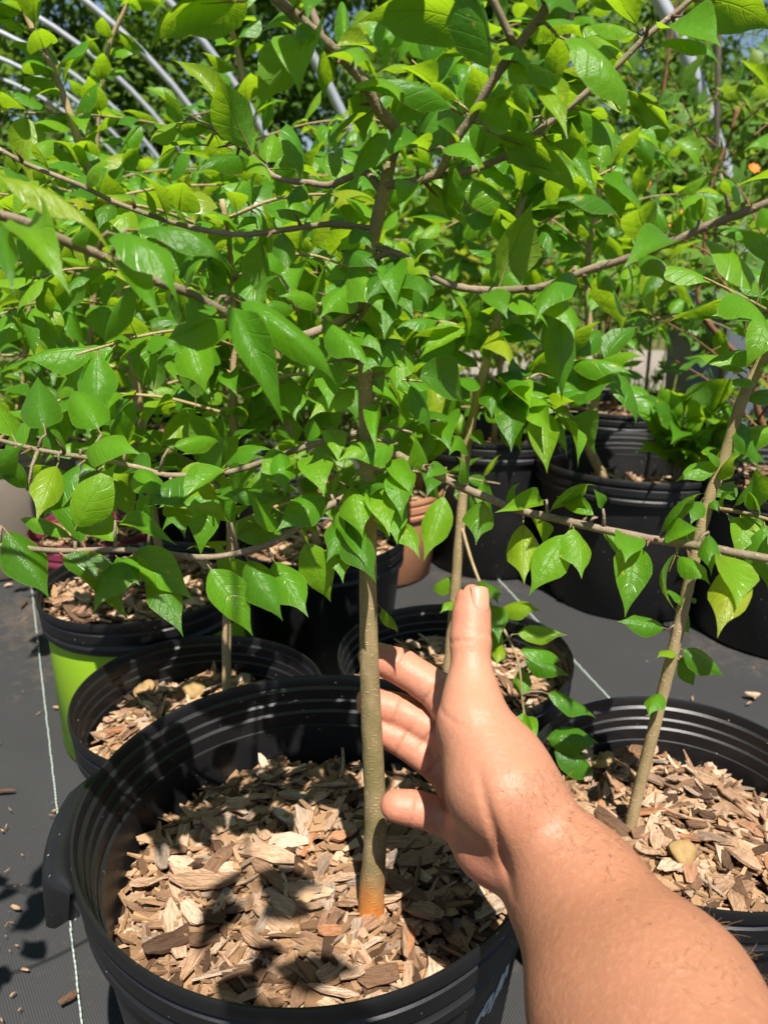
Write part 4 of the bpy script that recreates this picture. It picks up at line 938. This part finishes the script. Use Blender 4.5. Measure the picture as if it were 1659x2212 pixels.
bushy('tree with drooping leaves in the pot next to the pale bare stem', 'back_mid', [q8, (1080, 760), (1050, 600), (1040, 450), (1030, 300), (1000, 150), (985, 40)], f8.y, .006, 54, 15, 290, (.22, .40), .12, group=GB, rise=.12, Lr=(.05, .075), droop=.55)
(q9, f9) = foot_px('back_right', -.06, -.03)
bushy('tree with a pale bare lower stem in the wide ridged pot', 'back_right', [q9, (1272, 960), (1284, 870), (1292, 795), (1272, 700), (1270, 560), (1290, 420), (1310, 300)], f9.y, .0080, 55, 9, 120, (.2, .36), .5, bark='bark_pale', group=GB, rise=.2, Lr=(.045, .07), droop=.5)
(q10, f10) = foot_px('taupe')
bushy('bushy tree in the weathered pale brown pot', 'taupe', [q10, (40, 900), (60, 700), (80, 560), (90, 480)], f10.y, .006, 56, 14, 290, (.2, .36), .2, group=GB, rise=.15, Lr=(.042, .062))
(q11, f11) = foot_px('far_a')
bushy('dense low tree in the pot beyond the maroon one', 'far_a', [q11, (405, 850), (410, 700), (415, 580), (420, 480)], f11.y, .006, 57, 15, 290, (.22, .4), .15, group=GB, rise=.15, Lr=(.042, .062))
(q12, f12) = foot_px('terracotta')
bushy('small tree in the terracotta coloured pot', 'terracotta', [q12, (815, 900), (810, 750), (800, 600), (790, 480)], f12.y, .005, 58, 13, 260, (.18, .34), .2, group=GB, rise=.15, Lr=(.040, .060))
# long narrow-leaved shoots in the wide pot (seen under the thorny branch)
sh = Tree('clump of long narrow leaves growing out of the wide ridged pot', pot_top('back_right', .03, -.095), GB, name='potted_shrub', cat='shrub', seed=61)
for k in range(3):
    b0 = np.array(sh.foot); a = k * 2.1; e = b0 + np.array((.05 * math.cos(a) + .01, .03 * math.sin(a) - .02, .09 + .02 * k)); sh.stem([b0, (b0 + e) / 2, e], .002, .0012, 'stem', sides=6)
    sh.fill(k, 15, (.07, .115), .3, 1.0, -.25, LONG)
# red-stemmed maples to the right
GM = 'young maples with lobed leaves'
def maple(label, pts, y, seed, n_obj, n_rest, foot=None, r0=.006, hgt=.5):
    P = col(pts, y); t = Tree(label, foot if foot is not None else P[0], GM, name='young_maple', bark='bark_red', seed=seed); t.cap = n_obj
    t.stem(P, r0, r0 * .4, 'trunk', 'bark_red', 8, 6); tp = t.br[0][1]; m = len(tp); nb = 12
    for k in range(nb):
        i = int((.12 + .86 * k / nb) * (m - 1)); a = k * 2.4 + t.rng.uniform(-.4, .4); L = t.rng.uniform(.16, .34); p = tp[i]; d = np.array((math.cos(a), math.sin(a), 0))
        t.stem([p, p + d * L * .5 + np.array((0, 0, L * .35)), p + d * L + np.array((0, 0, L * .55))], .002, .0008, sides=5, n=3)
        t.fill(len(t.br) - 1, (n_obj + n_rest) // nb, (.035, .062), .15, 1.0, .2, MAPLE, upw=.8)
    t.finish('leaf_maple_each')
(qb, fb) = foot_px('far_b'); (qc, fc) = foot_px('far_c'); (qe, fe) = foot_px('right_edge')
maple('red stemmed maple in the pot behind the wide ridged pot', [qb, (1310, 720), (1335, 620), (1360, 520), (1386, 425), (1419, 280), (1444, 115), (1465, -20)], fb.y, 71, 130, 40, fb, .0062)
maple('red stemmed maple growing from the pot near the edge', [qc, (1530, 700), (1520, 560), (1535, 400), (1575, 300), (1590, 230)], fc.y, 72, 130, 40, fc, .006)
maple('sparse maple with large pale lobed leaves in the tall edge pot', [qe, (1640, 900), (1630, 780), (1650, 640), (1690, 500)], fe.y, 73, 60, 0, fe, .006)
for k, (px, y, top, lab) in enumerate(((1180, 2.5, 260, 'maple in the second row behind the leaning stem'), (1400, 2.75, 330, 'maple in the second row behind the red stemmed one'), (1560, 2.35, 470, 'maple in the second row beside the grey hoop pipe'), (1290, 3.2, 230, 'taller maple far back above the wide pot'))):
    f = at_y(px, 800, y); f.z = 0.0; q = to_px(f)
    maple(lab, [(q[0], q[1]), (px + 6, 700), (px - 5, 600), (px + 12, 540), (px, top)], y, 80 + k, 60, 260, f, .007)

# ------------------------------------------------------------------ yellow-green shrubs in rows beyond the pots
GS = 'yellow green shrubs in the back rows'
for k, (px, y, top, lab) in enumerate(((40, 2.1, 460, 'yellow green shrub at the edge below the grey pipes'), (230, 2.4, 440, 'yellow green shrub below the middle of the pipes'), (400, 2.15, 450, 'yellow green shrub in front of the nearest pipe foot'), (560, 2.6, 420, 'yellow green shrub behind the forked tree'), (720, 2.2, 440, 'yellow green shrub seen just beside the trunk'), (900, 2.6, 400, 'yellow green shrub behind the trunk fork'), (140, 3.0, 430, 'back row shrub under the lowest grey pipes'), (480, 3.2, 410, 'back row shrub between the two nearest pipes'), (800, 3.2, 390, 'back row shrub behind the trunk top'), (1050, 3.1, 370, 'back row shrub between trunk and maples'))):
    f = at_y(px, 800, y); f.z = 0.0; q = to_px(f)
    bushy(lab, None, [(q[0], q[1]), (px + 8, 640), (px - 6, 540), (px, top)], y, .009, 90 + k, 16, 560, (.28, .46), .12, bark='bark_branch', pool=LEAF_Y, Lr=(.055, .085), group=GS, rise=.22, mat='leaf_young_each', cap=70, foot=f)

# ------------------------------------------------------------------ hoop house ribs, net, tub, block
g = NT('galvanised'); co = g.coord('Object'); n = g.noise(co, 30, 4)
M['pipe'] = g.done(g.bsdf(g.mix(n, (0.30, 0.32, 0.35), (0.50, 0.52, 0.56)), 0.45, 0.5, Metallic=0.35))
AXD, PRD = Vector((-.375, .927, 0)), Vector((-.927, -.375, 0))
def hoop(foot, R, label, r=.0165):
    t = thing('hoop_rib', label, 'pipe', foot, 'bare ribs of the hoop house')
    arc = [Vector((0, 0, -.1))] + [PRD * R * (1 - math.cos(a)) + Vector((0, 0, R * math.sin(a))) for a in np.linspace(0, math.pi, 40)] + [PRD * 2 * R + Vector((0, 0, -.1))]
    V, F = tube(arc, [r] * len(arc), 12); link('pipe', mesh_from(V, F, True, [M['pipe']]), t)
    V, F = tube([(0, 0, -.1), (0, 0, .35)], [r * 1.35, r * 1.35], 12); link('ground_sleeve', mesh_from(V, F, True, [M['pipe']]), t)
F0 = Vector((.10, 2.95, 0))
for k, lb in enumerate(('nearest grey hoop pipe, thickest of the row', 'second grey hoop pipe of the row', 'third grey hoop pipe of the row', 'fourth grey hoop pipe of the row', 'fifth grey hoop pipe of the row', 'sixth grey hoop pipe of the row', 'seventh grey hoop pipe of the row', 'farthest grey hoop pipe of the row')):
    hoop(F0 + AXD * (k * .95), 2.05, lb)
# the rib and net on the right
t = thing('hoop_rib', 'pale hoop pipe bending upward beside the black netting', 'pipe', at_y(1625, 800, 2.9), 'bare ribs of the hoop house')
pp = [at_y(*p, 2.9) for p in ((1632, 800), (1618, 680), (1604, 590), (1592, 470), (1570, 377), (1546, 305), (1500, 165), (1440, 30), (1360, -90), (1240, -220), (1080, -330))]
pp = [Vector((pp[0].x + .01, 2.9, -.1))] + pp
V, F = tube(spline([tuple(p - t.location) for p in pp], 5), [.024] * (5 * (len(pp) - 1) + 1), 12); link('pipe', mesh_from(V, F, True, [M['pipe']]), t)
g = NT('net_black'); M['net'] = g.done(g.bsdf((0.012, 0.012, 0.012), 0.6, 0.3))
bag = Bag(); rn = random.Random(6); X0, X1, Z0, Z1, YN = 1.10, 2.3, .25, 1.75, 2.82
def netp(u, v): return (X0 + (X1 - X0) * u - .12 * v * v, YN + .25 * u + .05 * math.sin(u * 9 + v * 4), Z0 + (Z1 - Z0) * v - .03 * math.sin(u * 7) * v)
for i in range(31):
    V, F = tube([netp(i / 30 + rn.uniform(-.004, .004), j / 14) for j in range(15)], [.0011] * 15, 3, False); bag.add(V, F)
for j in range(38):
    V, F = tube([netp(i / 16, j / 37 + rn.uniform(-.003, .003)) for i in range(17)], [.0011] * 17, 3, False); bag.add(V, F)
nt_ = thing('garden_net', 'black square mesh netting hanging against the sky', 'net', (1.5, YN, 0))
link('mesh', bag.mesh([M['net']]), nt_, Matrix.Translation((-1.5, -YN, 0)))
for sx, (u, v) in enumerate(((0.0, 0), (1.0, 0))):
    p = netp(u, 0); q = netp(u, 1); V, F = tube([(p[0] - 1.5, p[1] - YN + .02, -.02), (p[0] - 1.5, p[1] - YN + .02, .9), (q[0] - 1.5, q[1] - YN + .02, q[2] + .05)], [.010] * 3, 8); link('post', mesh_from(V, F, True, [M['bark_dark']]), nt_)
def box_tub(label, c, sx, sy, h):
    t = thing('plastic_tub', label, 'tub', c); b = Bag(); V = []
    for z, k in ((0, .86), (h - .03, 1.0), (h - .03, 1.05), (h, 1.05), (h, .97), (.01, .84)):
        V += [(-sx * k, -sy * k, z), (sx * k, -sy * k, z), (sx * k, sy * k, z), (-sx * k, sy * k, z)]
    F = [(i * 4 + k, i * 4 + (k + 1) % 4, (i + 1) * 4 + (k + 1) % 4, (i + 1) * 4 + k) for i in range(5) for k in range(4)] + [(3, 2, 1, 0), (20, 21, 22, 23)]
    link('body', mesh_from(V, F, False, [M['tub_grey']]), t)
    for s in (-1, 1):
        V, F = tube([(s * (sx * 1.05), -.05, h - .02), (s * (sx * 1.05 + .02), -.03, h - .03), (s * (sx * 1.05 + .02), .03, h - .03), (s * (sx * 1.05), .05, h - .02)], [.006] * 4, 8); link('handle', mesh_from(V, F, True, [M['tub_grey']]), t)
tb = at_y(1590, 640, 2.55); box_tub('grey plastic tub half hidden behind the maples', (tb.x, 2.55, 0.0), .17, .12, tb.z + .01)
def block(label, c, rz, h):
    t = thing('concrete_block', label, 'block', c); t.rotation_euler = (0, 0, rz); b = Bag()
    bm = bmesh.new(); bmesh.ops.create_cube(bm, size=1); bmesh.ops.scale(bm, vec=h, verts=bm.verts); bmesh.ops.bevel(bm, geom=bm.edges[:], offset=.008, segments=2, affect='EDGES')
    bmesh.ops.subdivide_edges(bm, edges=bm.edges[:], cuts=3, use_grid_fill=True); rr = random.Random(2)
    for v in bm.verts: v.co += Vector((rr.gauss(0, .0015), rr.gauss(0, .0015), rr.gauss(0, .0015))); v.co.z += h[2] / 2
    me = bpy.data.meshes.new('block'); bm.to_mesh(me); bm.free(); me.materials.append(M['concrete']); link('body', me, t)
p = at_z(25, 1135, 0); block('rough beige concrete block at the edge beside the leaves', (p.x - .02, p.y + .03, .004), .3, (.16, .09, .12))
# orange flowers among the maples
g = NT('petal'); M['petal'] = g.done(g.bsdf((0.80, 0.16, 0.01), 0.6, 0.3))
for k, (px, py, y, lb) in enumerate(((1473, 466, 2.0, 'orange flower beside the mid right branch'), (1627, 365, 2.1, 'orange flower by the hoop pipe'), (1436, 488, 2.05, 'orange flower low among the maples'), (1402, 404, 2.2, 'small orange flower behind the red stem'))):
    p = at_y(px, py, y); t = thing('orange_flower', lb, 'flower', (p.x, p.y, 0), 'orange flowers'); bag = Bag()
    for i in range(8):
        a = i * .785; c, s = math.cos(a), math.sin(a); bag.add([(0, 0, 0), (c * .009 - s * .005, s * .009 + c * .005, .004), (c * .016, s * .016, .003), (c * .009 + s * .005, s * .009 - c * .005, .004)], [(0, 1, 2, 3)])
    link('petals', bag.mesh([M['petal']]), t, Matrix.Translation((0, 0, p.z)) @ Matrix.Rotation(.9, 4, 'X'))
    V, F = tube([(.01, 0, 0), (0, .01, p.z * .5), (0, 0, p.z)], [.002, .0016, .0014], 6); link('stem', mesh_from(V, F, True, [M['leaf_maple']]), t)

# ------------------------------------------------------------------ grass, undergrowth and the wood behind
def scatter_leaves(pts, sizes, rng, normals=None, fold=.25, lean=.6):
    """simple folded leaves at pts -> V, F, UV, tone"""
    n = len(pts); ax = rng.normal(0, 1, (n, 3)); ax[:, 2] -= lean; ax /= np.linalg.norm(ax, axis=1)[:, None]
    nr = rng.normal(0, .5, (n, 3)); nr[:, 2] += 1.0; nr -= ax * np.sum(nr * ax, 1)[:, None]; nr /= np.linalg.norm(nr, axis=1)[:, None]; sd = np.cross(ax, nr)
    L = sizes[:, None]; T = [(0, 0, 0), (.36, .42, -.10), (.36, 0, 0.03), (.36, -.42, -.10), (1, 0, -.12)]
    V = np.stack([pts + ax * L * a + sd * L * b * .8 + nr * L * c for a, b, c in T], 1).reshape(-1, 3)
    i = np.arange(n)[:, None] * 5
    F = np.vstack([i + np.array(f) for f in ((0, 2, 1), (0, 3, 2), (1, 2, 4), (2, 3, 4))])
    UV = np.tile(np.array([(.5, 0), (0, .36), (.5, .36), (1, .36), (.5, 1)]), (n, 1)); tone = np.repeat(rng.random(n), 5)
    return V, F, UV, tone
def leaf_mass(V, F, UV, tone, mat):
    me = bpy.data.meshes.new('leaves'); me.from_pydata(V.tolist(), [], F.tolist()); me.materials.append(M[mat]); me.polygons.foreach_set('use_smooth', [True] * len(F))
    ul = me.uv_layers.new(name='UVMap'); li = np.empty(len(me.loops), dtype=np.int32); me.loops.foreach_get('vertex_index', li); ul.data.foreach_set('uv', UV.astype(np.float32)[li].ravel())
    at = me.attributes.new('tone', 'FLOAT', 'POINT'); at.data.foreach_set('value', tone.astype(np.float32)); return me
rg = np.random.default_rng(11)
nG = 15000; gx = rg.uniform(-5, 5.5, nG); gy = 2.36 + rg.random(nG) ** 1.6 * 7.5; keep = (gy < 3.28) | (gy > 4.62); gx, gy = gx[keep], gy[keep]; n = len(gx); hgt = rg.uniform(.06, .26, n); az = rg.uniform(0, 6.28, n); bl = rg.uniform(.02, .12, n)
b0 = np.stack([gx, gy, np.full(n, -.01)], 1); dr = np.stack([np.cos(az), np.sin(az), 0 * az], 1); sd = np.stack([-np.sin(az), np.cos(az), 0 * az], 1) * .004
mid = b0 + dr * bl[:, None] * .35 + np.array((0, 0, 1)) * hgt[:, None] * .6; tip = b0 + dr * bl[:, None] + np.array((0, 0, 1)) * hgt[:, None]
V = np.stack([b0 - sd, b0 + sd, mid + sd * .8, mid - sd * .8, tip], 1).reshape(-1, 3); i = np.arange(n)[:, None] * 5
Fq = [tuple(x) for x in (i + np.array((0, 1, 2, 3))).tolist()] + [tuple(x) for x in (i + np.array((3, 2, 4))).tolist()]
g = NT('grass_blade'); at = g.n('ShaderNodeAttribute'); at.attribute_name = 'tone'; c = g.ramp(at.outputs['Fac'], [(0, (.05, .12, .015)), (.6, (.11, .20, .02)), (1, (.28, .26, .08))])
tr_ = g.n('ShaderNodeBsdfTranslucent'); g.l(c, tr_.inputs[0]); mx = g.n('ShaderNodeMixShader'); mx.inputs[0].default_value = .35; g.l(g.bsdf(c, .6, .3), mx.inputs[1]); g.l(tr_.outputs[0], mx.inputs[2]); M['grass'] = g.done(mx.outputs[0])
me = mesh_from(V, Fq, True, [M['grass']]); at = me.attributes.new('tone', 'FLOAT', 'POINT'); at.data.foreach_set('value', np.repeat(rg.random(n), 5).astype(np.float32))
tag(link('grass', me), 'long grass and weeds growing beyond the weed mat', 'grass', kind='stuff')
# low undergrowth in front of the wood
n = 26000; px = rg.uniform(-9, 9, n); py = rg.uniform(5.2, 8.6, n); top = .35 + .35 * np.sin(px * 1.3) ** 2 + .3 * np.sin(px * .7 + 1.0) ** 2 + (py - 5.2) * .16
P = np.stack([px, py, rg.random(n) ** .7 * top], 1)
tag(link('undergrowth', leaf_mass(*scatter_leaves(P, rg.uniform(.05, .11, n), rg), 'leaf_maple_each')), 'tangle of bright weeds and brambles before the wood', 'undergrowth', kind='stuff')
def forest_tree(x, y, H, W, label, seed, n=5200, low=.12):
    r = np.random.default_rng(seed); t = thing('forest_tree', label, 'tree', (x, y, -.02), 'trees of the wood behind')
    rr = random.Random(seed); k1, k2 = rr.uniform(-.3, .3), rr.uniform(-.3, .3)
    V, F = tube(spline([(0, 0, 0), (k1 * .3, k2 * .3, H * .3), (k1, k2, H * .6), (k1 * .8, k2, H * .9)], 5), np.linspace(.035 * H * .55, .01 * H * .5, 16), 9); link('trunk', mesh_from(V, F, True, [M['bark_dark']]), t)
    C = []
    for k in range(34):
        h = low + (1 - low) * rr.random() ** .8; rad = W * math.sin(math.pi * min(1, .18 + .8 * h)) ** .8; a = rr.uniform(0, 6.28); q = rad * math.sqrt(rr.random()); C.append((q * math.cos(a), q * math.sin(a), h * H, rr.uniform(.22, .42) * W))
        if k < 12:
            p0 = Vector((k1 * h, k2 * h, h * H * .8)); V, F = tube([p0, (p0 + Vector(C[-1][:3])) / 2 + Vector((0, 0, .05)), Vector(C[-1][:3])], [.022, .014, .006], 6); link('limb', mesh_from(V, F, True, [M['bark_dark']]), t)
    C = np.array(C); ci = r.integers(0, len(C), n); v = r.normal(0, 1, (n, 3)); v /= np.linalg.norm(v, axis=1)[:, None]; P = C[ci, :3] + v * (C[ci, 3] * r.random(n) ** .5)[:, None] * np.array((1, 1, .75))
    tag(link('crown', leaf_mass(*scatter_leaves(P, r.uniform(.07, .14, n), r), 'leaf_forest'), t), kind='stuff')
spots = [(-8.6, 10.5, 6.4, 2.2), (-6.7, 9.0, 5.2, 1.9), (-5.2, 10.2, 6.2, 2.2), (-3.8, 8.8, 5.0, 1.8), (-2.6, 10.2, 6.0, 2.0), (-1.3, 9.0, 5.0, 1.7), (-.1, 10.4, 5.8, 1.9), (1.1, 9.4, 4.8, 1.7), (2.3, 10.8, 5.2, 1.8), (3.4, 10.2, 3.9, 1.5), (4.6, 10.6, 2.6, 1.5), (5.9, 11.2, 2.5, 1.6), (7.4, 11.5, 2.6, 1.7), (-8.6, 13.0, 8.5, 2.6), (-5.0, 13.2, 8.8, 2.6), (-2.2, 13.4, 8.6, 2.6), (.6, 13.2, 7.6, 2.4), (2.6, 13.6, 5.6, 2.2), (5.2, 14.0, 3.0, 2.2), (-11.5, 12.0, 8.0, 2.6)]
words = ['leftmost tree of the wood behind the hoop pipes', 'broad tree of the wood above the lowest pipes', 'dark tree of the wood behind the fourth pipe', 'tree of the wood seen between the far pipes', 'tree of the wood behind the third pipe', 'tree of the wood behind the second pipe', 'tree of the wood above the nearest pipe', 'tree of the wood behind the trunk top', 'tree of the wood behind the upper branches', 'lower tree of the wood beside the open sky', 'small round tree under the patch of sky', 'small tree below the netting', 'rightmost low tree beyond the netting', 'tall back tree behind the broad one', 'tall back tree above the middle pipes', 'tall back tree above the near pipes', 'tall back tree behind the fork of the trunk', 'back tree sloping down towards the sky', 'far low tree behind the netting', 'tall tree at the far end of the wood']
for k, ((x, y, H, W), lb) in enumerate(zip(spots, words)): forest_tree(x, y, H, W, lb, 300 + k, 9500 if k < 9 else 5200)
